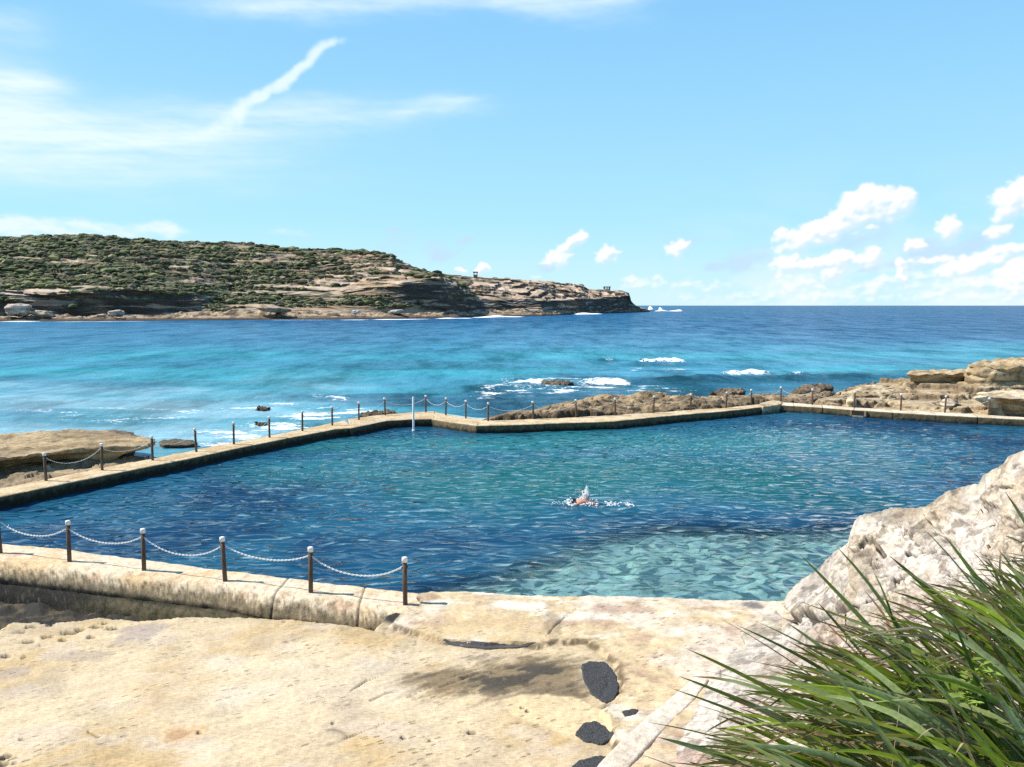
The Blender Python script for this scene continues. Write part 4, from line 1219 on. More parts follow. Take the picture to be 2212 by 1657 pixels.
# one chain link as a template, swept round a rounded oblong
def link_template(hl, hw, r, n=10, m=5):
    C = []
    for k in range(n):
        a = 2 * math.pi * k / n
        C.append((hl * math.copysign(abs(math.cos(a)) ** 0.8, math.cos(a)), hw * math.copysign(abs(math.sin(a)) ** 0.8, math.sin(a))))
    V = []
    for k in range(n):
        p, q = C[k - 1], C[(k + 1) % n]
        t = Vector((q[0] - p[0], q[1] - p[1], 0)).normalized()
        nrm = Vector((-t.y, t.x, 0))
        for j in range(m):
            b = 2 * math.pi * j / m
            V.append((C[k][0] + nrm.x * r * math.cos(b), C[k][1] + nrm.y * r * math.cos(b), r * math.sin(b)))
    Q = []
    for k in range(n):
        for j in range(m):
            Q.append((k * m + j, k * m + (j + 1) % m, ((k + 1) % n) * m + (j + 1) % m, ((k + 1) % n) * m + j))
    return np.array(V), np.array(Q)

def chain(a, b, sag, label, near):
    d = Vector((b.x - a.x, b.y - a.y, 0)); ln = d.length; d.normalize()
    a = a + Vector((d.x * 0.06, d.y * 0.06, 0.79)); b = b + Vector((-d.x * 0.06, -d.y * 0.06, 0.79))
    pitch = 0.048 if near else 0.075
    LV, LQ = link_template(0.033, 0.0135, 0.0062, 10, 5) if near else link_template(0.050, 0.011, 0.0050, 8, 4)
    m = 400
    t = np.linspace(0, 1, m)
    c = 3.0
    z = (np.cosh((t - 0.5) * c) - math.cosh(c / 2)) / (math.cosh(c / 2) - 1) * sag
    p = np.stack([a.x + (b.x - a.x) * t, a.y + (b.y - a.y) * t, a.z + (b.z - a.z) * t + z], 1)
    s = np.concatenate([[0], np.cumsum(np.linalg.norm(np.diff(p, axis=0), axis=1))])
    n = int(s[-1] / pitch)
    Vs, Qs = [], []
    for i in range(n + 1):
        q = (i + 0.0) / n * s[-1]
        c0 = np.array([np.interp(q, s, p[:, k]) for k in range(3)])
        c1 = np.array([np.interp(min(q + 0.02, s[-1]), s, p[:, k]) - np.interp(max(q - 0.02, 0), s, p[:, k]) for k in range(3)])
        tx = c1 / np.linalg.norm(c1)
        sd = np.cross(tx, (0, 0, 1)); sd /= np.linalg.norm(sd)
        up = np.cross(sd, tx)
        an = math.pi / 4 + (math.pi / 2 if i % 2 else 0)
        y = sd * math.cos(an) + up * math.sin(an)
        zv = np.cross(tx, y)
        Vs.append(c0 + LV[:, :1] * tx + LV[:, 1:2] * y + LV[:, 2:] * zv)
        Qs.append(LQ + len(LV) * i)
    me = mesh_np('chain', np.concatenate(Vs), np.concatenate(Qs))
    o = link('chain', me, M['chain'])
    tag(o, label, 'chain', 'white chains slung between the posts')

def run(pts, where, near, first_hidden=0, sag=0.24, shape=''):
    pos = []
    vis = 0
    nv = len(pts) - first_hidden
    for i, (x, y) in enumerate(pts):
        if i < first_hidden:
            continue
        k = i - first_hidden
        w = 'leftmost of the posts' if k == 0 else ('rightmost of the posts' if k == nv - 1 else ORD[k] + ' post from the left')
        pos.append(place_post(x, y, 'brown post with white cap, %s on %s' % (w, where)))
    for i in range(len(pos) - 1):
        chain(pos[i], pos[i + 1], sag * random.uniform(0.7, 1.2), 'white chain between the %s and %s posts from the left on %s' % (ORD[i], ORD[i + 1], where), near)
    return pos

pn = run(POSTS_NEAR, 'the near wall', True, 1, 0.26)
pl = run(POSTS_LEFT, 'the long left wall', False, 1, 0.30)
pb = run(POSTS_BACK, 'the corner platform', False, 0, 0.26)
pm = run(POSTS_MID, 'the reef wall', False, 0, 0.30)
pr = run(POSTS_RIGHT[:-1], 'the outlet wall', False, 0, 0.32)
for u, v, lab in ((pl[-1], pb[0], 'white chain crossing the corner platform right behind the white pole'),
                  (pb[-1], pm[0], 'white chain from the corner platform to the far wall by the reef'),
                  (pm[-1], pr[0], 'white chain crossing the corner block where the two far walls meet')):
    chain(u, v, 0.28, lab, False)

# white depth pole standing in the water
p0 = P(893, 931.5, 0)
top = PD(891.8, 857.7, p0[1])
rt = empty('marker_pole', (p0[0], p0[1], 0))
mb = MB()
mb.lathe([(0.055, -2.0), (0.055, 0.0), (0.052, top[2] - 0.02), (0.045, top[2]), (0.01, top[2] + 0.012)], 12)
mb.build('shaft', M['pole'], rt, True)
mb = MB()
mb.lathe([(0.065, -0.02), (0.085, 0.0), (0.085, 0.06), (0.06, 0.09)], 12)
mb.build('collar', M['pole'], rt, True)
tag(rt, 'tall thin white pole standing in the far left corner of the pool', 'pole')
# ------------------------------------------------------------------ natural rock round the pool
def slab_rock(name, outline, z0, z1, mat, colfn, label=None, cat=None, kind=None, undercut=0.2, amp=0.08, freq=1.2, seed=0, m=170, group=None, dome=0.0, tilt=(0, 0), strat=0.04):
    ol = np.array(outline, float)[:, :2]
    cl = np.concatenate([ol, ol[:1]])
    seg = np.linalg.norm(np.diff(cl, axis=0), axis=1)
    s = np.concatenate([[0], np.cumsum(seg)])
    q = np.linspace(0, s[-1], m, endpoint=False)
    O = np.stack([np.interp(q, s, cl[:, 0]), np.interp(q, s, cl[:, 1])], 1)
    for _ in range(3): O = (np.roll(O, 1, 0) + 2 * O + np.roll(O, -1, 0)) / 4
    ce = O.mean(0)
    hgt = z1 - z0
    prof = [(1 - undercut * 1.1, z0 - 0.5), (1 - undercut, z0)]
    for t in np.linspace(0.08, 0.92, 11): prof.append((1 - undercut * (1 - t) ** 1.2, z0 + hgt * t))
    prof += [(0.99, z1 - hgt * 0.03), (0.965, z1)] + [(r, z1 + dome * (1 - r * r)) for r in np.linspace(0.93, 0.02, 26)]
    V = np.empty((len(prof), m, 3))
    for i, (r, z) in enumerate(prof):
        V[i, :, :2] = ce + (O - ce) * r
        V[i, :, 2] = z
    p = V.reshape(-1, 3)
    n1 = fbm(p * freq + seed, 5).reshape(V.shape[:2])
    lay = fbm(np.stack([p[:, 0] * 0.3, p[:, 1] * 0.3, p[:, 2] * 5.0], 1) + seed, 3).reshape(V.shape[:2])
    d = (O - ce); d /= np.linalg.norm(d, axis=1)[:, None]
    R = np.array([q[0] for q in prof])[:, None]
    out = (amp * n1 + strat * lay) * sstep(0.0, 0.5, R)
    V[..., 0] += d[None, :, 0] * out
    V[..., 1] += d[None, :, 1] * out
    V[..., 2] += amp * 0.7 * fbm(p * freq * 1.3 + seed + 40, 5).reshape(V.shape[:2]) * sstep(z0, z1, V[..., 2]) + (V[..., 0] - ce[0]) * tilt[0] + (V[..., 1] - ce[1]) * tilt[1]
    c = colfn(V)
    me = mesh_np(name, V.reshape(-1, 3), grid_quads(len(prof), m, True), c.reshape(-1, 3))
    bm = bmesh.new(); bm.from_mesh(me); bm.verts.ensure_lookup_table()
    bm.faces.new([bm.verts[(len(prof) - 1) * m + k] for k in range(m)]).smooth = True
    bmesh.ops.recalc_face_normals(bm, faces=bm.faces)
    bm.to_mesh(me); bm.free()
    o = link(name, me, mat)
    tag(o, label, cat, group, kind)
    return o

def rock_cols(light=(0.56, 0.43, 0.26), dark=(0.34, 0.25, 0.15), wet=0.3, stain=(0.10, 0.08, 0.055), seed=0, wetcol=(0.045, 0.034, 0.024)):
    def f(V):
        n = V.shape[:2]
        p = V.reshape(-1, 3)
        a = fbm(p * np.array([0.6, 0.6, 1.5]) + seed, 4).reshape(n); b = fbm(p * 2.5 + seed + 7, 4).reshape(n)
        c = cmix(np.tile(np.array(light), n + (1,)), np.array(dark), sstep(-0.25, 0.45, a + 0.3 * b))
        c = cmix(c, np.array(stain), sstep(0.25, 0.6, b) * 0.55)
        c = cmix(c, np.array(wetcol), (1 - sstep(wet - 0.2, wet + 0.15, V[..., 2] + 0.15 * b)) * 0.9)
        bedn = fbm(np.stack([p[:, 0] * 0.35, p[:, 1] * 0.35, p[:, 2] * 6.0], 1) + seed + 3, 3).reshape(n)
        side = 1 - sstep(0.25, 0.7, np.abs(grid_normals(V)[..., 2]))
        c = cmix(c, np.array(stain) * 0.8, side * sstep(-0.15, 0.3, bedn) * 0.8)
        return c * (1 + 0.15 * b)[..., None]
    return f

def field_rock(name, poly, mat, hfn, colfn, xr, nx, ny, edge=0.8, base=-1.4, zref=0.4, kind='structure', margin=2.0):
    W = np.array(poly_px(poly, zref))
    kx = np.linspace(K(xr[0], 900), K(xr[1], 900), nx)
    ya, yb = W[:, 1].min() - margin * 0.6, W[:, 1].max() + margin
    inv = 1 / ya + (1 / yb - 1 / ya) * np.linspace(0, 1, ny)
    Y = (1 / inv)[:, None] * np.ones((1, nx))
    X = Y * kx[None, :]
    n = fbm(pts3(X, Y, s=(0.8, 0.8, 1), o=3), 4).reshape(X.shape)
    sd = sdf_poly(W, X, Y) + 0.5 * n
    h = hfn(X, Y, sd)
    z = lerp(np.full(X.shape, base), h, sstep(-0.35, edge, sd))
    V = np.stack([X, Y, z], -1)
    c = colfn(V, sd)
    keep = sd > -margin
    kq = grid_quads(ny, nx)
    kp = keep.ravel()
    kq = kq[kp[kq].any(1)]
    ids = np.unique(kq)
    remap = np.full(X.size, -1, np.int64); remap[ids] = np.arange(len(ids))
    me = mesh_np(name, V.reshape(-1, 3)[ids], remap[kq], c.reshape(-1, 3)[ids])
    o = link(name, me, mat)
    tag(o, kind=kind)
    return o

def F2(X, Y, s, o, k=4, sy=None):
    return fbm(pts3(X, Y, s=(s, sy or s, 1), o=o), k).reshape(X.shape)

# left: low platform and the overhanging ledge above it
field_rock('lower_platform', [(-330, 1010), (-100, 985), (60, 972), (250, 975), (345, 972), (400, 968), (440, 962), (420, 974), (330, 994), (220, 1014), (100, 1038), (0, 1060), (-330, 1118)], M['reef'],
           lambda X, Y, sd: 0.22 + 0.10 * F2(X, Y, 0.5, 2) + 0.06 * F2(X, Y, 2.0, 6) + 0.10 * np.round(2 * F2(X, Y, 0.35, 9, 3)) ,
           lambda V, sd: rock_cols((0.36, 0.275, 0.16), (0.21, 0.155, 0.09), -0.05, seed=2)(V), (-330, 470), 460, 170, 0.5)
slab_rock('rock_ledge', poly_px([(-330, 950), (-60, 938), (0, 937), (86, 929), (171, 928), (240, 931), (272, 938), (335, 946), (347, 953), (330, 962), (250, 964), (205, 965), (165, 968), (120, 974), (60, 982), (0, 990), (-330, 1024)], 0.85), 0.28, 0.85, M['reef'],
          rock_cols((0.42, 0.315, 0.175), (0.25, 0.180, 0.098), 0.25, seed=5), 'wide tan rock ledge with a dark undercut beyond the left pool wall', 'rock', undercut=0.26, amp=0.13, freq=1.9, seed=4, m=360, strat=0.34, tilt=(0, 0.0))
slab_rock('rock', poly_px([(200, 931), (240, 926), (280, 930), (297, 937), (270, 943), (220, 940)], 0.75), -0.2, 0.70, M['reef'],
          rock_cols((0.16, 0.12, 0.075), (0.09, 0.07, 0.05), 0.2, seed=8), 'dark wet rock at the seaward end of the left ledge', 'rock', undercut=0.15, amp=0.10, freq=1.6, seed=8, m=90)
slab_rock('rock', poly_px([(345, 951), (372, 946), (420, 950), (425, 957), (390, 960), (350, 960)], -0.1), -0.7, -0.12, M['reef'],
          rock_cols((0.20, 0.145, 0.085), (0.12, 0.09, 0.055), -0.1, seed=9), 'low brown rock just above the water right of the ledge', 'rock', undercut=0.1, amp=0.10, freq=1.6, seed=9, m=90)

# middle: pitted reef between the far wall and the sea
REEF = [(980, 901), (1030, 890), (1075, 884), (1105, 882), (1140, 872), (1170, 868), (1240, 862), (1285, 856), (1325, 848), (1400, 847), (1480, 854), (1530, 848), (1600, 846), (1650, 842), (1720, 838), (1760, 836), (1810, 836), (1830, 850), (1760, 870), (1690, 869), (1645, 871), (1560, 881), (1449, 888), (1324, 896), (1200, 902), (1092, 908), (1042, 907), (984, 902)]
crest = plan([(1140, 885), (1240, 872), (1320, 856), (1400, 853), (1470, 862)], 0.8)
crest2 = plan([(1530, 855), (1620, 852), (1720, 850), (1800, 848)], 0.7)
def reef_h(X, Y, sd):
    k = X / Y
    d1, d2 = worley(pts3(X + 0.5 * F2(X, Y, 0.8, 3), Y, s=(0.55, 1.1, 1)))
    e1, e2 = worley(pts3(X + 0.2 * F2(X, Y, 2.2, 5), Y, s=(1.3, 2.2, 1), o=5))
    cr = np.exp(-(seg_dist(crest, X, Y) / 2.4) ** 2); cr2 = np.exp(-(seg_dist(crest2, X, Y) / 2.2) ** 2)
    left = 1 - sstep(K(1080, 890), K(1160, 890), k)
    c1 = sstep(0.02, 0.42, (d2 - d1).reshape(X.shape)); c2 = sstep(0.02, 0.45, (e2 - e1).reshape(X.shape))
    knob = (0.11 * c1 + 0.09 * c2) * (1 - 0.7 * left)
    return -0.08 + 0.22 * F2(X, Y, 0.18, 2, 4, 0.5) + knob + 0.72 * cr * (0.9 + 0.5 * F2(X, Y, 0.3, 8, 4, 0.6)) + 0.5 * cr2 + 0.05 * F2(X, Y, 1.2, 11, 4, 3)
def reef_c(V, sd):
    X, Y, Z = V[..., 0], V[..., 1], V[..., 2]
    a = F2(X, Y, 0.5, 21); b = F2(X, Y, 2.2, 25)
    c = cmix(np.tile(np.array((0.38, 0.275, 0.150)), X.shape + (1,)), np.array((0.17, 0.120, 0.066)), sstep(-0.3, 0.4, a + 0.4 * b))
    c = cmix(c, np.array((0.27, 0.22, 0.15)), (1 - sstep(0.1, 0.6, Z)) * 0.6)
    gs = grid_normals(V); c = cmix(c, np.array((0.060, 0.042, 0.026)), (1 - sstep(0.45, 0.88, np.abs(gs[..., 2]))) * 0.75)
    wet = 1 - sstep(0.0, 1.6, sd + 0.9 * a)
    wet = wet * sstep(0.0, 0.6, Y - np.interp(X / Y, *far_line) - 2.2)
    c = cmix(c, np.array((0.075, 0.052, 0.034)), np.clip(wet * 0.9, 0, 1))
    return c * (1 + 0.2 * b)[..., None]
_fl = plan(INNER_B + INNER_S[1:] + INNER_M[1:] + INNER_R)
_o = np.argsort(_fl[:, 0] / _fl[:, 1])
far_line = ((_fl[:, 0] / _fl[:, 1])[_o], _fl[:, 1][_o])
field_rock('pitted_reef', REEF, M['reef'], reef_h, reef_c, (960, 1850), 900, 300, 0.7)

# corner block where the two far walls meet
slab_rock('corner_block', poly_px([(1640, 873), (1668, 866), (1690, 868), (1688, 874), (1672, 878), (1645, 880.5)]), -1.0, DECK + 0.05, M['concrete'],
          rock_cols((0.50, 0.40, 0.25), (0.30, 0.23, 0.14), 0.15, seed=3), 'rough rock block filling the corner between the two far pool walls', 'rock', undercut=0.03, amp=0.05, freq=1.8, seed=2, m=80)

# right: stepped sandstone platform
RIGHT = [(1690, 869), (1722, 858), (1760, 850), (1800, 842), (1822, 833), (1860, 828), (1900, 826), (1950, 826), (2000, 824), (2090, 818), (2200, 815), (2440, 806), (2440, 912), (2211, 901), (2040, 890), (1944, 885.5), (1844, 879.5), (1754, 873)]
def right_h(X, Y, sd):
    k = X / Y
    back = np.clip((Y - np.interp(k, *far_line)) / 16.0, 0, 1.6)
    h = 0.08 + 1.02 * back + 0.30 * F2(X, Y, 0.14, 3, 4, 0.3) + 0.12 * F2(X, Y, 0.4, 6, 4, 0.8)
    st = 0.34
    f = h / st + 0.25 * F2(X, Y, 0.5, 31)
    fl = np.floor(f)
    h = (fl + sstep(0.74, 0.97, f - fl)) * st
    cd, cid = cells((X * 0.22 + 0.3 * F2(X, Y, 0.5, 61, 3)).ravel(), (Y * 0.30 + 0.3 * F2(X, Y, 0.5, 67, 3)).ravel())
    h = h + 0.22 * (cid.reshape(X.shape) - 0.5) - 0.20 * (1 - sstep(0.0, 0.10, cd)).reshape(X.shape)
    return h + 0.04 * F2(X, Y, 0.8, 13, 4, 1.8) + 0.012 * F2(X, Y, 3, 17, 4, 6)
def right_c(V, sd):
    X, Y, Z = V[..., 0], V[..., 1], V[..., 2]
    a = F2(X, Y, 0.3, 41, 4, 0.5); b = F2(X, Y, 1.6, 45)
    c = cmix(np.tile(np.array((0.46, 0.350, 0.205)), X.shape + (1,)), np.array((0.29, 0.205, 0.112)), sstep(-0.25, 0.4, a + 0.3 * b))
    c = cmix(c, np.array((0.20, 0.150, 0.095)), sstep(0.1, 0.5, b + 0.3 * a) * 0.6)
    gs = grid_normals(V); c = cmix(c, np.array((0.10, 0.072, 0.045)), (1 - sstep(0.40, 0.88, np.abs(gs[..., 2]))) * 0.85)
    wet = (1 - sstep(0.0, 1.5, sd + 0.6 * a)) * sstep(1.5, 4.0, Y - np.interp(X / Y, *far_line))
    c = cmix(c, np.array((0.085, 0.060, 0.040)), wet * 0.85)
    return c * (1 + 0.14 * b)[..., None]
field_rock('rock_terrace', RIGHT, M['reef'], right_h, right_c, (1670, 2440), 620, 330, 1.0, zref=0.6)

RC = lambda s, wet=-2.0, l=(0.47, 0.355, 0.205), d=(0.27, 0.190, 0.10): rock_cols(l, d, wet, seed=s)
slab_rock('rock_ledge', poly_px([(1952, 827), (1985, 828), (2030, 828), (2085, 826), (2110, 821), (2080, 817), (2020, 817), (1970, 819)], 0.95), 0.95, 1.62, M['reef'], RC(3), 'flat jutting rock ledge left of the tallest boulder on the right shore', 'rock', undercut=0.24, amp=0.20, freq=0.9, seed=11, m=200, strat=0.16)
slab_rock('boulder', poly_px([(2086, 823), (2120, 826), (2170, 827), (2240, 827), (2320, 824), (2320, 812), (2240, 810), (2150, 811), (2100, 815)], 1.15), 0.8, 2.15, M['reef'], RC(6), 'tall lumpy tan boulder, the highest rock on the right shore', 'boulder', undercut=-0.05, amp=0.38, freq=0.7, seed=13, m=240, dome=0.55, strat=0.30)
slab_rock('rock_ledge', poly_px([(2098, 858), (2140, 857), (2212, 860), (2300, 864), (2440, 870), (2440, 848), (2300, 842), (2200, 842), (2120, 846)], 1.30), 0.62, 1.28, M['reef'], RC(9, l=(0.64, 0.53, 0.36)), 'pale flat ledge overhanging a dark hollow at the far right behind the chain', 'rock', undercut=0.22, amp=0.16, freq=1.0, seed=17, m=230, strat=0.14)
slab_rock('boulder', poly_px([(2150, 884), (2165, 873), (2190, 869), (2240, 870), (2270, 880), (2250, 890), (2200, 892), (2160, 890)], 0.40), 0.1, 0.95, M['reef'], RC(12), 'rounded boulder by the right edge of the photo just behind the right wall', 'boulder', undercut=0.1, amp=0.12, freq=1.1, seed=19, m=120, dome=0.2)
slab_rock('rock', poly_px([(1826, 872), (1833, 865), (1846, 863), (1850, 871), (1843, 877), (1830, 876)], 0.40), 0.1, 0.62, M['reef'], RC(15, l=(0.56, 0.46, 0.31)), 'small pale rock behind the post above the square outlet', 'rock', undercut=0.05, amp=0.08, freq=1.6, seed=23, m=70, dome=0.15)
slab_rock('rock', poly_px([(2026, 878), (2036, 870), (2058, 867), (2070, 873), (2062, 882), (2038, 883)], 0.40), 0.1, 0.60, M['reef'], RC(18, l=(0.60, 0.50, 0.36)), 'whitish rock beside the dark hollow behind the right wall', 'rock', undercut=0.05, amp=0.08, freq=1.5, seed=27, m=80, dome=0.15)
slab_rock('rock', poly_px([(1806, 848), (1850, 851), (1905, 850), (1955, 845), (1950, 836), (1900, 833), (1850, 835), (1815, 840)], 0.55), 0.0, 0.42, M['reef'], RC(21, l=(0.52, 0.41, 0.26)), 'broad humped tan rock at the water edge left of the jutting ledge', 'rock', undercut=-0.02, amp=0.26, freq=0.9, seed=29, m=190, dome=0.35, strat=0.16)
DK = lambda s: rock_cols((0.19, 0.14, 0.09), (0.09, 0.066, 0.045), -0.15, seed=s)
for pp, zz, lab, sd_ in (([(1168, 828), (1190, 823), (1222, 824), (1236, 829), (1205, 832), (1175, 831)], -0.16, 'reddish brown rock awash in the surf beyond the reef', 31),
                         ([(548, 882), (560, 879), (576, 880), (578, 883), (560, 884.5)], -0.26, 'dark rock awash in the foam beyond the left wall, the farther of two', 33),
                         ([(552, 914), (562, 911), (574, 912), (572, 915), (560, 916)], -0.27, 'small reddish rock awash just beyond the left wall, the nearer of two', 35),
                         ([(775, 901), (800, 893), (840, 889), (860, 893), (830, 899)], -0.05, 'low dark rock behind the corner platform and its posts', 37),
                         ([(1712, 845), (1735, 836), (1775, 832), (1800, 838), (1770, 848), (1735, 850)], 0.30, 'dark wet rock at the water edge right of the pitted reef', 39),
                         ([(1535, 850), (1560, 843), (1600, 842), (1610, 848), (1575, 853)], 0.30, 'dark wet rock on the seaward rim of the pitted reef', 41),
                         ([(1540, 815), (1556, 812), (1575, 813), (1560, 817)], -0.2, 'tiny dark rock awash near the breaking wave on the right', 43)):
    slab_rock('rock', poly_px(pp, max(zz - 0.1, -0.2)), -0.8, zz, M['reef'], DK(sd_), lab, 'rock', undercut=-0.05, amp=0.30, freq=2.0, seed=sd_, m=130, dome=0.05, strat=0.12)

# ------------------------------------------------------------------ big outcrop on the right, and the bank under the grass
RIDGE = [(1690, 1301), (1700, 1282), (1729, 1253), (1764, 1233), (1788, 1207), (1800, 1194), (1834, 1172), (1838, 1150), (1848, 1124), (1858, 1113), (1891, 1107), (1930, 1096), (1961, 1098), (1996, 1096), (2018, 1083), (2044, 1063), (2084, 1050), (2123, 1043), (2129, 1024), (2171, 1002), (2184, 984), (2211, 973), (2260, 955), (2330, 935), (2480, 900)]
FOOT = [(1290, 1760), (1335, 1700), (1440, 1560), (1510, 1480), (1545, 1430), (1575, 1382), (1600, 1347), (1650, 1318), (1690, 1301)]
def build_outcrop():
    edge = FOOT + RIDGE[1:]
    ex = np.array([e[0] for e in edge], float); ey = np.array([e[1] for e in edge], float)
    xs = np.concatenate([np.linspace(1290, 2280, 760), np.linspace(2290, 2480, 30)])
    yt = np.interp(xs, ex, ey) + 2.5 * perlin(pts3(xs, xs * 0, s=(0.11, 1, 1))) * (xs > 1700) + 1.5 * perlin(pts3(xs, xs * 0, s=(0.3, 1, 1), o=4)) * (xs > 1700)
    dt = np.where(xs <= 1690, 0, np.interp(xs, [1690, 1850, 2000, 2211, 2480], [16.4, 15.0, 13.8, 12.2, 11.0]))
    foot_d = np.array([P(x, y, DECK - 0.02)[1] for x, y in zip(xs, yt)])
    dt = np.where(xs <= 1690, foot_d, dt)
    db = np.interp(xs, [1290, 1450, 1690, 1950, 2211, 2480], [9.25, 9.0, 7.6, 5.8, 4.6, 4.0])
    yb = 1780.0
    t = np.linspace(0, 1, 430)[:, None]
    ys_ = np.interp(xs, ex, ey)
    yy = ys_[None, :] + (yb - ys_[None, :]) * t + (yt - ys_)[None, :] * np.exp(-t / 0.012)
    inv = 1 / dt[None, :] + (1 / db[None, :] - 1 / dt[None, :]) * t ** np.interp(xs, [1690, 1900], [1.0, 1.5])[None, :]
    dist = 1 / inv
    xx = np.broadcast_to(xs[None, :], yy.shape)
    xc = (xx - CX) / F; yc = -(yy - CY) / F
    dy = CP + yc * SP; dz = -SP + yc * CP
    tt = dist / dy
    V = np.stack([xc * tt, dist, CAMZ + dz * tt], -1)
    nrm = grid_normals(V)
    if nrm[..., 2].mean() < 0: nrm = -nrm
    p = V.reshape(-1, 3)
    sh = V.shape[:2]
    big = fbm(p * np.array([0.55, 0.55, 0.9]) + 3, 4).reshape(sh)
    med = fbm(p * 1.8 + 13, 5).reshape(sh)
    fine = fbm(p * 7 + 23, 4).reshape(sh)
    fade = sstep(0, 0.06, t) * sstep(1690, 1760, xx) + 0.25 * sstep(0, 0.10, t) * (1 - sstep(1690, 1760, xx))
    # bedding ledges: layers of different hardness
    lay = fbm(np.stack([p[:, 0] * 0.25, p[:, 1] * 0.25, p[:, 2] * 2.6 + p[:, 0] * 0.25], 1) + 5, 4).reshape(sh)
    disp = (0.13 * big + 0.045 * med + 0.085 * np.round(3 * lay) / 3 + 0.03 * lay) * fade + 0.012 * fine * (0.3 + fade)
    fu = p[:, 0] * 0.55 - p[:, 1] * 0.30 + 0.35 * big.ravel(); fv = p[:, 2] * 1.5 + p[:, 0] * 0.30 + p[:, 1] * 0.10 + 0.30 * med.ravel()
    cd, cid = cells(fu, fv); cd = cd.reshape(sh); cid = cid.reshape(sh)
    cd2, cid2 = cells(fu * 2.7 + 3, fv * 2.4 + 5); cd2 = cd2.reshape(sh); cid2 = cid2.reshape(sh)
    crack = (1 - sstep(0.0, 0.05, cd)) * sstep(-0.25, 0.2, med + 0.4 * big) + 0.55 * (1 - sstep(0.0, 0.07, cd2)) * sstep(0.0, 0.3, fbm(p * 0.9 + 51, 3).reshape(sh))
    disp = disp + (0.13 * (cid - 0.5) + 0.05 * (cid2 - 0.5)) * fade - 0.06 * crack * fade
    # the upper block rests on the lower one with an open joint between
    def joint(line, w, dep):
        line = np.array(line, float)
        wob = 5 * med + 3 * fine
        d = seg_dist(line, xx + wob, yy + wob)
        return dep * (1 - sstep(w * 0.35, w, d))
    jt = joint([(1688, 1318), (1700, 1330), (1716, 1336), (1738, 1318), (1760, 1334)], 10, 0.22)
    jt = np.maximum(jt, joint([(1760, 1342), (1775, 1326), (1800, 1316), (1830, 1312), (1826, 1324)], 11, 0.24))
    jt = np.maximum(jt, joint([(1905, 1285), (1930, 1270), (1950, 1255)], 8, 0.3))
    jt = np.maximum(jt, joint([(1830, 1312), (1870, 1300), (1905, 1285)], 3, 0.2))
    jt = np.maximum(jt, joint([(1574, 1368), (1590, 1382), (1600, 1392)], 12, 0.35))
    jt = np.maximum(jt, joint([(1505, 1450), (1520, 1430), (1536, 1414), (1570, 1395)], 6, 0.22))
    jt = np.maximum(jt, joint([(1945, 1165), (1975, 1155), (2060, 1150)], 3, 0.10))
    jt = np.maximum(jt, joint([(1960, 1198), (1990, 1205), (2015, 1190)], 6, 0.18))
    jt = np.maximum(jt, joint([(1865, 1195), (1895, 1180), (1912, 1205)], 7, 0.16))
    jt = np.maximum(jt, joint([(2135, 1062), (2170, 1058), (2211, 1062)], 4, 0.14))
    jt = np.maximum(jt, joint([(2080, 1205), (2110, 1200), (2160, 1208)], 4, 0.14))
    V = V + nrm * (disp - jt)[..., None]
    c = cmix(np.tile(np.array((0.510, 0.450, 0.385)), sh + (1,)), np.array((0.430, 0.350, 0.255)), sstep(-0.2, 0.4, big + 0.3 * med))
    c = cmix(c, np.array((0.315, 0.195, 0.145)), sstep(0.0, 0.45, fbm(p * np.array([0.8, 0.8, 1.2]) + 71, 4).reshape(sh)) * 0.65 * sstep(0.15, 0.4, t))
    c = cmix(c, np.array((0.55, 0.50, 0.38)), sstep(0.2, 0.5, fbm(p * 3.1 + 91, 4).reshape(sh)) * 0.75)
    c = cmix(c, np.array((0.15, 0.12, 0.095)), sstep(0.16, 0.42, fbm(p * 4.2 + 111, 5).reshape(sh)) * 0.65)
    c = cmix(c, np.array((0.25, 0.22, 0.17)), sstep(0.1, 0.5, fbm(p * 1.3 + 131, 4).reshape(sh)) * 0.45 * (1 - sstep(0.2, 0.5, t)))
    c = c * (0.70 + 0.34 * cid)[..., None]
    c = cmix(c, np.array((0.09, 0.07, 0.055)), np.clip(crack * 0.75 * fade, 0, 1))
    bl = np.exp(-(np.abs(((lay * 3 + 0.5) % 1.0) - 0.5) / 0.05) ** 2) * sstep(-0.1, 0.25, med + 0.3 * big)
    c = cmix(c, np.array((0.16, 0.12, 0.09)), bl * 0.6 * fade)
    c = cmix(c, np.array((0.05, 0.042, 0.035)), np.clip(jt * 4.5, 0, 0.92))
    c = c * (1 + 0.2 * fine)[..., None]
    # back of the rock, falling to the pool
    top = V[0]
    rows = []
    for dd, dz_ in ((1.9, -6.0), (1.5, -3.2), (1.15, -1.7), (0.8, -0.8), (0.45, -0.3), (0.18, -0.06)):
        r = top.copy(); r[:, 1] += dd * np.clip((xs - 1690) / 80, 0, 1); r[:, 0] += dd * 0.3 * np.clip((xs - 1690) / 80, 0, 1)
        r[:, 2] = np.where(xs > 1690, np.maximum(top[:, 2] + dz_ * np.clip((xs - 1690) / 80, 0.2, 1), -1.5), top[:, 2] - 0.1 * dd)
        rows.append(r)
    VV = np.concatenate([np.array(rows), V])
    cc = np.concatenate([np.repeat(c[:1], len(rows), 0), c])
    o = link('rock_outcrop', grid_mesh('rock_outcrop', VV, cc, flip=True), M['boulder'])
    tag(o, 'large pale lichen spotted sandstone outcrop rising on the right behind the grass', 'rock')

build_outcrop()
# ------------------------------------------------------------------ headland across the bay
def CLIFFY(xs):
    return np.interp(xs, [-420, 420, 460, 640, 700, 800, 860, 1403], [1, 1, 0.25, 0.25, 0.5, 0.8, 1, 1])

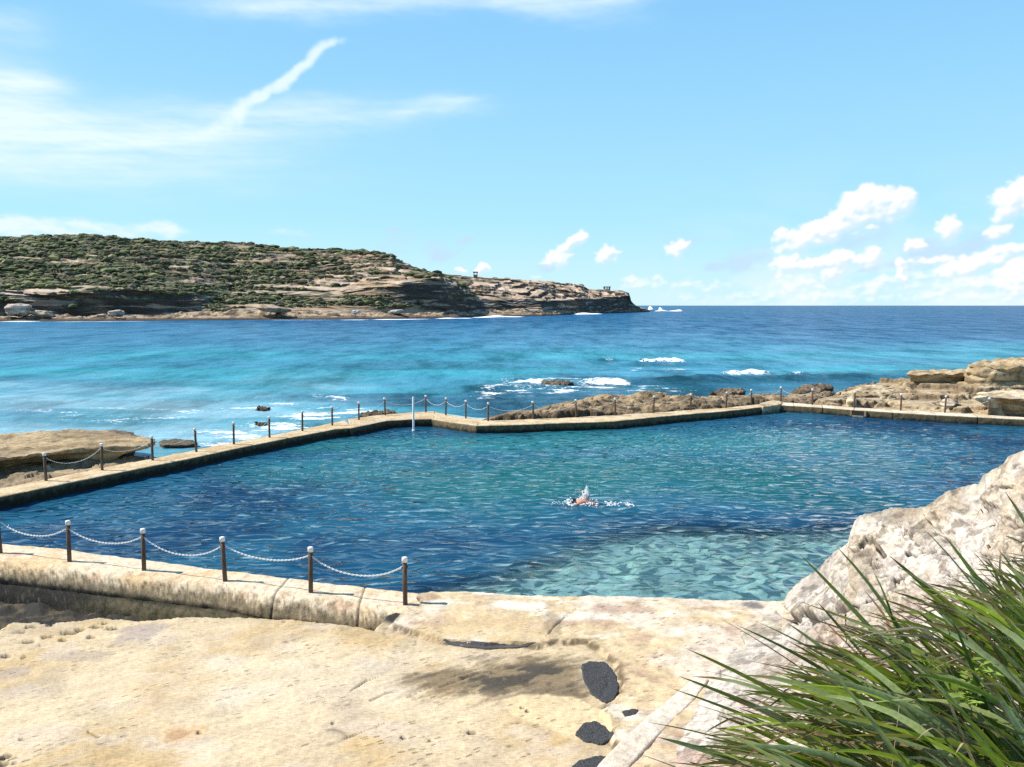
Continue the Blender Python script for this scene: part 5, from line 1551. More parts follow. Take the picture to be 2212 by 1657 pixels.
def terrain_strip(name, xs, curves, depths, mat, colfn, rows=(40, 110, 150), strat=3.0, seed=0, zstep=2.2):
    """columns are directions from the bay, rows climb from the water over shelf, cliff and slope to the ridge"""
    ci = {k: np.interp(xs, [q[0] for q in v], [q[1] for q in v]) for k, v in curves.items()}
    d0 = np.array([P(x, y, SEA)[1] for x, y in zip(xs, ci['W'])])
    dF = d0 * (1 + np.interp(xs, *zip(*depths['shelf'])))
    dC = dF + np.interp(xs, *zip(*depths['cliff']))
    dR = dC + np.interp(xs, *zip(*depths['slope']))
    xc = (xs - CX) / F
    def pt(y, d):
        yc = -(y - CY) / F
        dy = CP + yc * SP; dz = -SP + yc * CP
        return np.stack([xc * d / dy, d, CAMZ + dz * d / dy], -1)
    w = pt(ci['W'], d0); w0 = w.copy(); w0[:, 2] = SEA - 1.5; w0[:, 1] -= 3
    f = pt(ci['F'], dF); c = pt(ci['C'], dC); r = pt(ci['R'], dR)
    w[:, 2] = SEA + 0.15
    V = [w0]
    zone = [0.0]
    for k in range(rows[0]):
        t = k / rows[0]; V.append(lerp(w, f, t) * np.array([1, 1, 0]) + np.array([0, 0, 1]) * lerp(w, f, t ** 0.8)); zone.append(0.3 * t)
    for k in range(rows[1]):
        t = k / rows[1]; V.append(lerp(f, c, t)); zone.append(0.3 + 0.4 * t)
    for k in range(rows[2] + 1):
        t = k / rows[2]
        q = lerp(c, r, t); q[:, 2] = lerp(c[:, 2], r[:, 2], 1 - (1 - t) ** 1.25)
        V.append(q); zone.append(0.7 + 0.3 * t)
    for dd, dz in ((6, -0.6), (20, -4), (60, -14), (140, -40)):
        q = r.copy(); q[:, 1] += dd; q[:, 2] += dz * np.clip(r[:, 2] / 25, 0.15, 1); V.append(q); zone.append(1.05)
    V = np.array(V); zone = np.array(zone)[:, None] * np.ones((1, len(xs)))
    p = V.reshape(-1, 3); sh = V.shape[:2]
    Z = V[..., 2]
    # strata: hard and soft beds stand out and weather back
    warp = 4.5 * fbm(p * np.array([0.016, 0.016, 0.03]) + seed, 4)
    zz = p[:, 2] + warp + 0.02 * p[:, 0]
    bed = fbm(np.stack([p[:, 0] * 0.024, p[:, 1] * 0.020, zz * 0.33], 1) + seed + 4, 4).reshape(sh)
    blk = fbm(p * np.array([0.09, 0.09, 0.16]) + seed + 9, 4).reshape(sh)
    amp = strat * np.interp(zone, [0, 0.12, 0.3, 0.5, 0.72, 0.85, 1.0], [0.3, 0.8, 1.0, 1.2, 1.0, 1.0, 0.3])
    cz = sstep(0.305, 0.33, zone) * (1 - sstep(0.62, 0.69, zone)) * CLIFFY(xs)[None, :]
    amp = amp * (1 - 0.62 * cz)
    V[..., 1] += 1.6 * cz + amp * (bed * 1.5 + 1.05 * blk)
    V[..., 0] += 0.5 * amp * blk
    # the slope climbs in low terraces
    sl = sstep(0.70, 0.76, zone) * (zone <= 1.0)
    q = (zz / zstep).reshape(sh) + 1.6 * fbm(p * np.array([0.025, 0.02, 0.0]) + np.array([seed + 20, 0, 3.3]), 4).reshape(sh)
    fl = np.floor(q); fr = q - fl
    dz = (sstep(0.68, 0.95, fr) - fr) * zstep
    V[..., 2] += sl * dz * 0.95 + (zone > 0.06) * (zone <= 1.0) * 0.35 * blk * np.interp(zone, [0, 0.2, 0.3, 1], [0.4, 1.6, 1, 0.8])
    # lumpy boulder ground on the wave-cut shelf
    lump = fbm(p * np.array([0.16, 0.16, 0.16]) + seed + 33, 4).reshape(sh)
    V[..., 2] += np.interp(zone, [0, 0.02, 0.15, 0.27, 0.33], [0, 0.2, 1.3, 1.4, 0]) * lump * 1.5
    nrm = grid_normals(V)
    nrm *= np.sign(nrm[..., 2].mean())
    cols, green = colfn(V, zone, nrm, bed, blk, xs)
    o = link(name, grid_mesh(name, V, cols, flip=False), mat)
    tag(o, kind='structure')
    return V, zone, green, nrm

def head_cols(V, zone, nrm, bed, blk, xs, gfn):
    sh = V.shape[:2]; p = V.reshape(-1, 3)
    a = fbm(p * np.array([0.03, 0.03, 0.3]) + 2, 4).reshape(sh); b = fbm(p * np.array([0.15, 0.15, 0.5]) + 12, 4).reshape(sh)
    pale = np.array((0.500, 0.385, 0.275)); tan = np.array((0.330, 0.225, 0.135)); dark = np.array((0.045, 0.036, 0.030)); brown = np.array((0.160, 0.105, 0.068))
    c = cmix(np.tile(pale, sh + (1,)), tan, sstep(-0.2, 0.4, a + 0.4 * b))
    steep = 1 - sstep(0.45, 0.85, nrm[..., 2])
    cliffz = sstep(0.305, 0.33, zone) * (1 - sstep(0.66, 0.70, zone)) * CLIFFY(xs)[None, :]
    steep = np.maximum(steep, cliffz * (1 - sstep(0.82, 0.95, nrm[..., 2])))
    face = cmix(np.tile(brown, sh + (1,)), dark, sstep(-0.55, -0.05, bed * 0.5 + 0.7 * b + 0.35 * a))
    face = cmix(face, tan * 0.6, sstep(0.34, 0.6, blk + 0.3 * b) * 0.45)
    ledge = sstep(0.22, 0.34, fbm(np.stack([p[:, 0] * 0.03, p[:, 1] * 0.03, p[:, 2] * 0.45], 1) + 88, 4).reshape(sh) + 0.25 * b)
    face = cmix(face, pale * 0.75, ledge * 0.8)
    c = cmix(c, face, steep * 0.95)  # weathered steep faces, painted darker still to deepen the cliff's shade
    crev = sstep(0.02, 0.30, -(bed * 0.8 + 0.6 * b) - 0.05) * (1 - sstep(0.80, 0.97, nrm[..., 2]))
    c = cmix(c, np.array((0.05, 0.040, 0.030)), crev * 0.8)  # crevice darkness painted into the colour
    sc = cmix(np.tile(np.array((0.400, 0.300, 0.185)), sh + (1,)), np.array((0.130, 0.092, 0.058)), sstep(-0.25, 0.25, b + 0.5 * blk))
    sc = cmix(sc, np.array((0.055, 0.040, 0.028)), 1 - sstep(0.2, 1.1, V[..., 2] + 0.4 * b))
    c = cmix(c, sc, (1 - sstep(0.27, 0.31, zone)))
    g = gfn(V, zone, nrm, a, b, xs)
    gc = cmix(np.tile(np.array((0.075, 0.085, 0.036)), sh + (1,)), np.array((0.135, 0.120, 0.070)), sstep(-0.3, 0.4, b))
    hf = fbm(p * np.array([0.45, 0.25, 0.9]) + 41, 4).reshape(sh)
    gc = gc * (1 + 0.9 * hf)[..., None]
    c = cmix(c, np.clip(gc, 0.02, 1), sstep(0.34, 0.55, g))
    return c * (1 + 0.15 * blk)[..., None], g

def green_main(V, zone, nrm, a, b, xs):
    p = V.reshape(-1, 3); sh = V.shape[:2]
    n = fbm(p * np.array([0.016, 0.010, 0.10]) + 55, 4).reshape(sh); n2 = fbm(p * np.array([0.05, 0.03, 0.3]) + 59, 4).reshape(sh)
    base = np.interp(xs, [-100, 0, 300, 560, 650, 720, 800, 900, 960, 1060], [0.86, 0.84, 0.76, 0.66, 0.56, 0.46, 0.36, 0.24, 0.14, 0.05])[None, :]
    up = sstep(0.66, 0.71, zone) * base
    # lower green apron between cliff and shelf
    mid = sstep(0.36, 0.44, zone) * (1 - sstep(0.55, 0.66, zone)) * np.interp(xs, [430, 470, 620, 660, 760, 840], [0, 0.95, 0.85, 0.45, 0.45, 0.0])[None, :]
    n3 = fbm(p * np.array([0.03, 0.012, 0.5]) + 63, 4).reshape(sh)
    g = np.maximum(up, mid) + 0.45 * n + 0.35 * n2 + 0.95 * n3
    g *= (zone > 0.31)
    g = np.maximum(g, sstep(0.965, 0.98, zone) * (0.5 + 0.6 * n2 + 0.5 * base))
    return g

xs1 = np.concatenate([np.linspace(-420, -40, 60)[:-1], np.linspace(-40, 1072, 720)])
cur1 = {
    'W': [(-420, 702), (0, 695), (250, 693.5), (500, 691.5), (725, 690), (870, 688.5), (965, 687), (1027, 685), (1072, 683)],
    'F': [(-420, 690), (0, 684), (250, 684), (380, 680), (450, 673), (560, 670), (640, 675), (760, 677), (880, 678), (965, 677), (1030, 676), (1072, 677)],
    'C': [(-420, 640), (0, 634), (140, 634), (200, 628), (300, 625), (398, 634), (500, 629), (570, 626), (680, 634), (740, 634), (800, 620), (850, 614), (900, 606), (940, 600), (975, 612), (1010, 632), (1040, 650), (1060, 664), (1072, 676)],
    'R': [(-420, 508), (0, 511.5), (100, 511), (151, 509.5), (199, 508.5), (240, 513), (343, 520), (420, 523), (498, 524), (560, 529), (618, 536), (687, 538.7), (759, 540), (810, 546), (846, 550), (860, 561), (896, 576), (931, 587), (960, 594), (985, 608), (1010, 626), (1034, 642), (1054, 656), (1072, 674)]}
dep1 = {'shelf': [(-420, 0.05), (400, 0.055), (600, 0.07), (800, 0.06), (1072, 0.04)],
        'cliff': [(-420, 6), (330, 6), (420, 10), (500, 34), (640, 34), (760, 26), (860, 12), (1072, 6)],
        'slope': [(-420, 150), (500, 150), (760, 130), (900, 80), (980, 40), (1072, 5)]}
HV, HZ, HG, HN = terrain_strip('headland', xs1, cur1, dep1, M['cliff'], lambda *q: head_cols(*q, green_main), strat=2.6, seed=3)

def green_far(V, zone, nrm, a, b, xs):
    p = V.reshape(-1, 3)
    n = fbm(p * np.array([0.016, 0.010, 0.1]) + 75, 4).reshape(V.shape[:2])
    return (sstep(0.78, 0.9, zone) * np.interp(xs, [880, 1000, 1060, 1120], [0.75, 0.65, 0.3, 0.0])[None, :] + 0.6 * n) * (zone > 0.6)
xs2 = np.linspace(880, 1403, 430)
cur2 = {
    'W': [(880, 686), (1027, 685), (1171, 682.6), (1240, 679.5), (1343, 675.8), (1403, 673.6)],
    'F': [(880, 672), (1027, 670), (1100, 669), (1171, 670), (1225, 674), (1250, 675.5), (1343, 673.5), (1372, 667), (1403, 671.5)],
    'C': [(880, 645), (1030, 645), (1100, 648), (1180, 652), (1240, 646), (1290, 645), (1340, 640), (1356, 638), (1363, 655), (1372, 663), (1403, 671)],
    'R': [(880, 585), (958, 591.5), (1023, 598), (1068, 598.6), (1130, 602), (1195, 607.6), (1210, 611), (1258, 613.5), (1270, 623), (1308, 626), (1346, 627.5), (1358, 633), (1363, 650), (1372, 659.5), (1386, 665), (1397, 667.5), (1403, 671)]}
dep2 = {'shelf': [(880, 0.05), (1180, 0.05), (1240, 0.02), (1340, 0.015), (1403, 0.01)],
        'cliff': [(880, 14), (1180, 12), (1340, 12), (1403, 3)],
        'slope': [(880, 130), (1180, 130), (1300, 100), (1350, 50), (1403, 2)]}
terrain_strip('promontory', xs2, cur2, dep2, M['cliff'], lambda *q: head_cols(*q, green_far), strat=4.5, seed=17, zstep=3.2)

# scrub: far too many bushes to count, one mass
def ico(n):
    bm = bmesh.new(); bmesh.ops.create_icosphere(bm, subdivisions=n, radius=1.0)
    v = np.array([q.co[:] for q in bm.verts]); f = np.array([[q.index for q in ff.verts] for ff in bm.faces]); bm.free()
    return v, f
IV, IF = ico(2)
BV, BF = ico(1)
def build_scrub():
    dens = fbm(HV.reshape(-1, 3) * np.array([0.04, 0.025, 0.15]) + 91, 4).reshape(HG.shape)
    cand = np.argwhere((HG > 0.50) & (HG + 0.55 * dens > 0.62))
    sel = cand[RNG.permutation(len(cand))]
    # even out by true ground area: rows are dense, so thin by a hash grid
    keep, seen = [], set()
    for r, c in sel:
        v = HV[r, c]
        s = 1.55 if HZ[r, c] > 0.72 else 1.4
        key = (int(v[0] / s), int(v[1] / (s * 1.9)), int(v[2] / 2.0))
        if key in seen: continue
        seen.add(key); keep.append((r, c))
        if len(keep) > 9500: break
    Vs, Fs, Cs = [], [], []
    for i, (r, c) in enumerate(keep):
        v = HV[r, c]
        sz = min(2.0, math.exp(RNG.normal() * 0.48 - 0.38)) * (1.0 if HZ[r, c] > 0.72 else 0.8) * (1.25 if RNG.rand() < 0.12 else 1)
        n = 1 + 0.75 * perlin(BV * 1.7 + i * 3.7) + 0.35 * perlin(BV * 5 + i * 1.3)
        q = BV * n[:, None] * np.array((sz * 1.6, sz * 1.4, sz * 0.68)) + v + np.array((0, 0, sz * 0.35))
        Vs.append(q); Fs.append(BF + len(BV) * i)
        t = RNG.rand()
        t += 0.5 * dens[r, c]
        base = np.array((0.070, 0.085, 0.036)) if t < 0.24 else (np.array((0.135, 0.145, 0.060)) if t < 0.56 else (np.array((0.165, 0.150, 0.095)) if t < 0.86 else np.array((0.20, 0.20, 0.085))))
        Cs.append(base[None] * RNG.uniform(0.55, 1.45) * (1 + 0.5 * perlin(BV * 5 + i))[:, None])
    me = mesh_np('coastal_scrub', np.concatenate(Vs), np.concatenate(Fs), np.concatenate(Cs), smooth=False)
    tag(link('coastal_scrub', me, M['scrub']), 'low green coastal scrub covering the slope of the headland', 'scrub', kind='stuff')
build_scrub()

# boulders fallen at the foot of the cliff
def far_boulder(x, y, w, h, label, light, seed, d=None):
    dist = d or P(x, np.interp(x, [q[0] for q in cur1['W']], [q[1] for q in cur1['W']]), SEA)[1] * 1.025
    c = Vector(PD(x, y, dist))
    W, H = w / F * dist, h / F * dist
    bm = bmesh.new(); bmesh.ops.create_icosphere(bm, subdivisions=4, radius=1.0)
    v = np.array([q.co[:] for q in bm.verts]); f = np.array([[q.index for q in ff.verts] for ff in bm.faces]); bm.free()
    v = np.sign(v) * np.abs(v) ** 0.75
    v = v * (1 + 0.25 * fbm(v * 1.1 + seed, 4))[:, None] * np.array((W / 2, W / 2.4, H / 2))
    v[:, 2] += v[:, 0] * 0.12 * math.sin(seed)
    p = v + np.array(c)
    cc = cmix(np.tile(np.array(light), (len(v), 1)), np.array(light) * 0.5, sstep(-0.1, 0.5, fbm(p * 0.5, 4)))
    o = link('boulder', mesh_np('boulder', p, f, cc), M['cliff'])
    tag(o, label, 'boulder', 'boulders fallen below the headland cliff')
far_boulder(40, 669, 46, 28, 'largest pale fallen boulder at the far left below the headland cliff', (0.52, 0.42, 0.33), 3)
far_boulder(92, 678, 44, 14, 'flat pale boulder just right of the largest one at the far left cliff foot', (0.48, 0.37, 0.26), 5)
far_boulder(250, 677, 32, 14, 'whitish boulder alone on the shelf below the left cliff', (0.56, 0.48, 0.40), 8)
far_boulder(219, 682, 20, 7, 'small tan boulder just left of the whitish one on the shelf', (0.50, 0.40, 0.28), 9)
far_boulder(592, 668, 66, 15, 'long tilted slab boulder below the green apron', (0.42, 0.31, 0.21), 11)
far_boulder(770, 673.5, 18, 7, 'small bright white boulder near the dark cliff right of the green apron', (0.70, 0.66, 0.60), 13)
far_boulder(855, 674, 30, 9, 'grey white boulder under the dark right hand cliff', (0.52, 0.46, 0.38), 15)

# old concrete lookouts on the skyline
def lookout(x0, x1, ytop, ybot, dist, label, open_legs):
    a, b = Vector(PD(x0, ybot, dist)), Vector(PD(x1, ybot, dist))
    w = (b - a).length
    hgt = (ybot - ytop) / F * dist
    r = empty('lookout', ((a.x + b.x) / 2, dist, a.z))
    mb = MB(); mb.box((0, 0, hgt * 0.90), (w, w, hgt * 0.2))
    mb.build('roof', M['bunker'], r, bevel=0.08)
    if open_legs:
        for sx, sy in ((-.36, -.3), (.0, -.3), (.36, -.3), (-.36, .3), (.36, .3)):
            mb = MB(); mb.box((w * sx, w * sy, hgt * 0.38), (w * 0.13, w * 0.13, hgt * 0.86)); mb.build('pillar', M['bunker'], r)
        mb = MB(); mb.box((w * 0.08, w * 0.05, hgt * 0.2), (w * 0.75, w * 0.6, hgt * 0.5)); mb.build('base', M['bunker'], r)
    else:
        for sx, sy in ((-.32, -.32), (.32, -.32), (-.32, .32), (.32, .32)):
            mb = MB(); mb.box((w * sx, w * sy, hgt * 0.63), (w * 0.12, w * 0.12, hgt * 0.36)); mb.build('pillar', M['bunker'], r)
        mb = MB(); mb.box((0, 0, hgt * 0.12), (w * 0.82, w * 0.82, hgt * 0.70)); mb.build('base', M['bunker'], r)
    tag(r, label, 'lookout', 'concrete lookouts on the skyline')
lookout(1021.5, 1032, 587.2, 599.5, 640, 'left concrete lookout tower with a wide roof slab on the skyline', False)
lookout(1302.5, 1318, 619.3, 628, 930, 'low right concrete lookout on pillars near the tip of the promontory', True)
# ------------------------------------------------------------------ swimmer and splash
def skin_body(name, pts, edges, mat, parent, root=0, sub=2):
    me = bpy.data.meshes.new(name)
    me.from_pydata([p[:3] for p in pts], edges, [])
    o = link(name, me, mat, parent)
    md = o.modifiers.new('skin', 'SKIN')
    for v, p in zip(me.skin_vertices[0].data, pts):
        r = p[3]
        v.radius = (r, r) if not isinstance(r, tuple) else r
        v.use_root = False
    me.skin_vertices[0].data[root].use_root = True
    s = o.modifiers.new('sub', 'SUBSURF'); s.levels = sub; s.render_levels = sub
    for p in me.polygons: p.use_smooth = True
    md.use_smooth_shade = True
    return o

def build_swimmer():
    c = P(1252, 1087, 0)
    r = empty('person', (c[0], c[1], 0.0), math.radians(-8))
    # local frame: -x is the way the swimmer goes, z up from the water
    B = []
    E_ = []
    def v(x, y, z, rad, par=None):
        B.append((x, y, z, rad))
        if par is not None: E_.append((par, len(B) - 1))
        return len(B) - 1
    pel = v(0.62, 0.0, -0.10, (0.15, 0.12))
    wa = v(0.42, 0.0, -0.03, (0.135, 0.11), pel)
    ch = v(0.18, 0.0, 0.03, (0.17, 0.13), wa)
    up = v(0.02, 0.0, 0.05, (0.16, 0.11), ch)
    nk = v(-0.09, 0.0, 0.05, 0.060, up)
    hd = v(-0.19, -0.01, 0.055, 0.088, nk)
    h2 = v(-0.28, -0.02, 0.05, 0.084, hd)
    h3 = v(-0.335, -0.02, 0.035, 0.05, h2)
    # left arm reaching forward under the surface, right arm coming over behind
    a = v(-0.02, -0.20, 0.02, 0.062, up)
    a = v(-0.28, -0.25, -0.06, 0.046, a)
    a = v(-0.54, -0.23, -0.10, 0.036, a)
    a = v(-0.62, -0.23, -0.11, 0.030, a)
    hand1 = v(-0.70, -0.23, -0.115, (0.040, 0.016), a)
    a = v(0.04, 0.20, 0.09, 0.064, up)
    a = v(0.27, 0.32, 0.20, 0.048, a)
    a = v(0.16, 0.44, 0.30, 0.037, a)
    a = v(0.10, 0.46, 0.31, 0.030, a)
    hand2 = v(0.03, 0.47, 0.29, (0.038, 0.016), a)
    for s, kz in ((-1, -0.22), (1, -0.10)):
        a = v(0.72, s * 0.09, -0.12, 0.088, pel)
        a = v(1.12, s * 0.11, kz, 0.060, a)
        a = v(1.50, s * 0.10, kz * 0.7, 0.040, a)
        v(1.66, s * 0.10, kz * 0.6, 0.026, a)
    skin_body('body', B, E_, M['skin'], r)
    # five fingers on each hand
    for nm, hp, dx, dz in (('hand', B[hand1], -1, -0.05), ('hand', B[hand2], -1, -0.35)):
        P_ = [(hp[0] + 0.02, hp[1], hp[2], (0.034, 0.014))]; Ed = []
        for k, (oy, ln) in enumerate(((-0.030, 0.065), (-0.010, 0.078), (0.010, 0.072), (0.030, 0.055))):
            i = len(P_)
            P_ += [(hp[0] - 0.03, hp[1] + oy * 0.8, hp[2], 0.0095), (hp[0] - 0.03 - ln * 0.55, hp[1] + oy, hp[2] + dz * ln * 0.4, 0.0088), (hp[0] - 0.03 - ln, hp[1] + oy * 1.05, hp[2] + dz * ln, 0.0075)]
            Ed += [(0, i), (i, i + 1), (i + 1, i + 2)]
        i = len(P_)
        P_ += [(hp[0] + 0.0, hp[1] + 0.042, hp[2] - 0.006, 0.0105), (hp[0] - 0.03, hp[1] + 0.060, hp[2] - 0.012, 0.009)]
        Ed += [(0, i), (i, i + 1)]
        skin_body(nm, P_, Ed, M['skin'], r)
    hair = bmesh.new()
    bmesh.ops.create_uvsphere(hair, u_segments=20, v_segments=12, radius=1.0)
    for q in hair.verts:
        n = 1 + 0.06 * math.sin(q.co.x * 17 + q.co.y * 13) * math.sin(q.co.z * 11)
        q.co = Vector((q.co.x * 0.125 * n - 0.235, q.co.y * 0.100 * n - 0.015, q.co.z * 0.085 * n + 0.078))
    me = bpy.data.meshes.new('hair'); hair.to_mesh(me); hair.free()
    for f in me.polygons: f.use_smooth = True
    link('hair', me, M['hair'], r)
    g = MB(); g.lathe([(0.101, -0.012), (0.104, 0.0), (0.101, 0.012)], 20)
    gg = g.build('goggles', M['goggles'], r, True)
    gg.location = (-0.30, -0.02, 0.045); gg.rotation_euler = (0, math.radians(80), 0); gg.scale = (0.9, 0.95, 1)
    skin_body('swim_trunks', [(0.50, 0, -0.06, (0.146, 0.122)), (0.62, 0, -0.10, (0.160, 0.130)), (0.74, 0.09, -0.12, 0.098), (0.92, 0.10, -0.12, 0.084), (0.74, -0.09, -0.13, 0.098), (0.92, -0.10, -0.16, 0.084)], [(0, 1), (1, 2), (2, 3), (1, 4), (4, 5)], M['trunks'], r, 1)
    tag(r, 'person swimming freestyle across the pool, dark hair and bare shoulders above the water', 'person')
    # splash: a plume off the arm, a skirt of broken water and flying drops
    bm = bmesh.new()
    Vs, Fs = [], []
    iv, jf = IV, IF
    sm = bmesh.new(); bmesh.ops.create_icosphere(sm, subdivisions=1, radius=1.0)
    sv = np.array([q.co[:] for q in sm.verts]); sf = np.array([[q.index for q in ff.verts] for ff in sm.faces]); sm.free()
    bm.free()
    n = [0]
    rs = np.random.RandomState(5)
    def drop(x, y, z, sx, sy, sz, big=False):
        a, f = (iv, jf) if big else (sv, sf)
        q = a * (1 + (0.55 * perlin(a * 2.2 + n[0] * 0.37) if big else 0.25 * perlin(a * 1.7 + n[0] * 0.17)))[:, None] * np.array((sx, sy, sz)) + np.array((c[0] + x, c[1] + y, z))
        Vs.append(q); Fs.append(f + n[0]); n[0] += len(a)
    # plume leaning a little right, thinning upwards
    for k in range(420):
        t = rs.rand() ** 1.5
        w = 0.16 * (1 - t) ** 0.9 + 0.012
        x = 0.17 + 0.08 * t + rs.normal() * w * 0.55
        drop(x, 0.10 + rs.normal() * 0.08, 0.02 + t * 0.52, *(np.array((1, 1, 1.5)) * rs.uniform(0.010, 0.034) * (1 - 0.5 * t)), big=t < 0.6)
    for k in range(170):                                     # drops thrown out
        a = rs.uniform(0, math.pi); q = abs(rs.normal()) * 0.26 + 0.06
        drop(0.16 + q * math.cos(a) * 1.5, 0.1 + rs.normal() * 0.2, 0.03 + q * math.sin(a) * 0.9, *([rs.uniform(0.004, 0.012)] * 3))
    for k in range(200):                                     # foam hugging the body
        x = rs.uniform(-0.42, 0.60)
        drop(x, rs.normal() * 0.20 + 0.05, rs.uniform(0.0, 0.06), rs.uniform(0.015, 0.055), rs.uniform(0.02, 0.05), rs.uniform(0.01, 0.03), True)
    for k in range(26):                                      # water curling over the head and neck
        drop(-0.34 + rs.normal() * 0.07, rs.normal() * 0.08, 0.05 + abs(rs.normal()) * 0.05, *([rs.uniform(0.008, 0.028)] * 3), big=True)
    for k in range(120):                                     # kick wash behind
        x = rs.uniform(0.85, 1.75)
        drop(x, rs.normal() * 0.16 - 0.05 - (x - 0.85) * 0.25, rs.uniform(0.0, 0.02), rs.uniform(0.010, 0.045), rs.uniform(0.02, 0.06), rs.uniform(0.004, 0.010), True)
    for k in range(50):
        drop(rs.uniform(-0.95, -0.35), rs.normal() * 0.12, rs.uniform(0.0, 0.03), rs.uniform(0.01, 0.03), rs.uniform(0.01, 0.03), rs.uniform(0.004, 0.012))
    me = mesh_np('splash', np.concatenate(Vs), np.concatenate(Fs))
    tag(link('splash', me, M['foam']), 'white splash and drops thrown up round the swimmer', 'splash', kind='stuff')
build_swimmer()
# ------------------------------------------------------------------ bank and grass close to the camera
def bank_h(X, Y):
    h = 4.90 - 0.64 * np.clip(Y - 1.9, 0, None) + 0.42 * np.clip(X - 0.9, 0, 1.6) * (1 - 0.10 * np.clip(Y - 3, 0, 9))
    return h + 0.04 * fbm(pts3(X, Y, s=(1.5, 1.5, 1)), 4).reshape(np.shape(X)) - 0.25 * np.clip(Y - 6, 0, 9)

def build_bank():
    xs = np.linspace(-6, 7, 200); ys = np.linspace(-4, 8.6, 200)
    X, Y = np.meshgrid(xs, ys)
    V = np.stack([X, Y, bank_h(X, Y)], -1)
    n = fbm(pts3(X, Y, s=(4, 4, 1)), 4)
    c = cmix(np.tile(np.array((0.10, 0.075, 0.045)), (X.size, 1)), np.array((0.22, 0.165, 0.095)), sstep(-0.2, 0.4, n))
    tag(link('bank', grid_mesh('bank', V, c), M['rock']), kind='structure')
build_bank()

NSEG = 9
def blade(rs, root, tip, arch, width, cols, V, Q, C, kink=0.0, droop=0.0):
    root, tip = np.array(root), np.array(tip)
    ax = tip - root; ln = np.linalg.norm(ax)
    up = np.array((0, 0, 1.0)) + rs.normal(size=3) * 0.15
    up -= ax * (up @ ax) / (ln * ln); up /= np.linalg.norm(up)
    t = np.linspace(0, 1, NSEG + 1)
    pth = root + ax * t[:, None] + up * (arch * ln * (4 * t * (1 - t)))[:, None]
    pth[:, 2] -= droop * ln * t ** 3
    if kink:
        s = np.clip((t - 0.6) / 0.4, 0, 1)
        pth += np.array((rs.normal() * 0.3, rs.normal() * 0.2, -abs(kink)))[None] * (s * ln * 0.3)[:, None]
    tan = np.gradient(pth, axis=0); tan /= np.linalg.norm(tan, axis=1)[:, None]
    tw = rs.uniform(-1.4, 1.4)
    side = np.cross(tan, up); side /= np.linalg.norm(side, axis=1)[:, None] + 1e-9
    nn = np.cross(side, tan)
    tw_ = tw + rs.uniform(-0.6, 0.6) * t
    s2 = side * np.cos(tw_)[:, None] + nn * np.sin(tw_)[:, None]
    n2 = np.cross(s2, tan)
    w = width * np.interp(t, [0, 0.15, 0.6, 0.88, 1.0], [0.75, 1.0, 0.9, 0.5, 0.04])
    b = len(V[0]) if False else sum(len(q) for q in V)
    rows = np.stack([pth - s2 * w[:, None] / 2, pth - n2 * (w * 0.16)[:, None], pth + s2 * w[:, None] / 2], 1)
    V.append(rows.reshape(-1, 3))
    for i in range(NSEG):
        for j in range(2):
            Q.append((b + i * 3 + j, b + i * 3 + j + 1, b + i * 3 + j + 4, b + i * 3 + j + 3))
    base, tipc, tipstart = cols
    k = sstep(tipstart, min(tipstart + 0.12, 1.0), t)
    cc = cmix(np.tile(base, (NSEG + 1, 1)), tipc, k)
    cc = cmix(cc, np.array((0.16, 0.15, 0.06)), 0.5 * (1 - sstep(0.0, 0.18, t)))
    C.append(np.repeat(cc, 3, 0) * np.tile([1.0, 0.82, 1.0], NSEG + 1)[:, None])

def depth_at(y):
    return float(np.interp(y, [1000, 1200, 1450, 1700, 2000], [3.3, 3.0, 2.5, 2.1, 1.7]))

TUSS = [  # root centre (photo px), spread, lean (deg above left), lean spread, blades, length px, label
    ((1900, 1820), (140, 70), 24, 8, 105, (380, 700), 'lowest grass tussock, its blades lying almost flat towards the kerb'),
    ((2060, 1740), (130, 80), 31, 8, 115, (420, 800), 'grass tussock sprawling left over the pale bank above the kerb'),
    ((2170, 1590), (110, 70), 38, 9, 100, (380, 720), 'grass tussock below the outcrop with long dry tipped blades'),
    ((2300, 1500), (90, 80), 46, 9, 90, (340, 620), 'upper grass tussock against the outcrop at the right edge'),
    ((2340, 1340), (70, 80), 54, 10, 70, (260, 480), 'steepest grass tussock, its blades reaching highest at the right edge'),
    ((2280, 1760), (140, 90), 42, 16, 120, (320, 620), 'dense grass tussock in the bottom right corner of the photo'),
]
HEROES = [((1727, 1197), (1990, 1500), 2), ((1806, 1180), (1965, 1460), 2), ((1995, 1143), (2150, 1360), 3), ((2042, 1160), (2170, 1340), 3), ((2170, 1062), (2270, 1270), 4), ((1920, 1200), (2110, 1380), 3),
          ((1888, 1238), (1935, 1420), 2), ((1545, 1330), (1780, 1490), 1), ((1480, 1400), (1780, 1570), 1), ((1465, 1460), (1740, 1580), 1), ((1450, 1487), (1740, 1610), 0), ((1370, 1625), (1600, 1740), 0),
          ((1420, 1592), (1720, 1700), 0), ((1590, 1350), (1860, 1520), 1), ((1765, 1300), (1890, 1450), 2), ((1640, 1345), (1880, 1500), 1), ((1960, 1250), (2090, 1400), 3), ((2090, 1180), (2200, 1350), 4), ((1700, 1345), (1900, 1510), 2),
          ((1500, 1520), (1790, 1640), 0), ((1400, 1560), (1690, 1650), 0), ((2055, 1335), (2150, 1657), 5), ((2085, 1370), (2140, 1640), 5)]
CANOPY = ((1330, 1430, 1500, 1560, 1700, 1850, 2000, 2211), (1900, 1700, 1590, 1480, 1375, 1300, 1235, 1165))
ENVELOPE = ((1330, 1370, 1450, 1550, 1700, 1800, 2000, 2211), (1800, 1610, 1420, 1340, 1250, 1185, 1140, 1060))
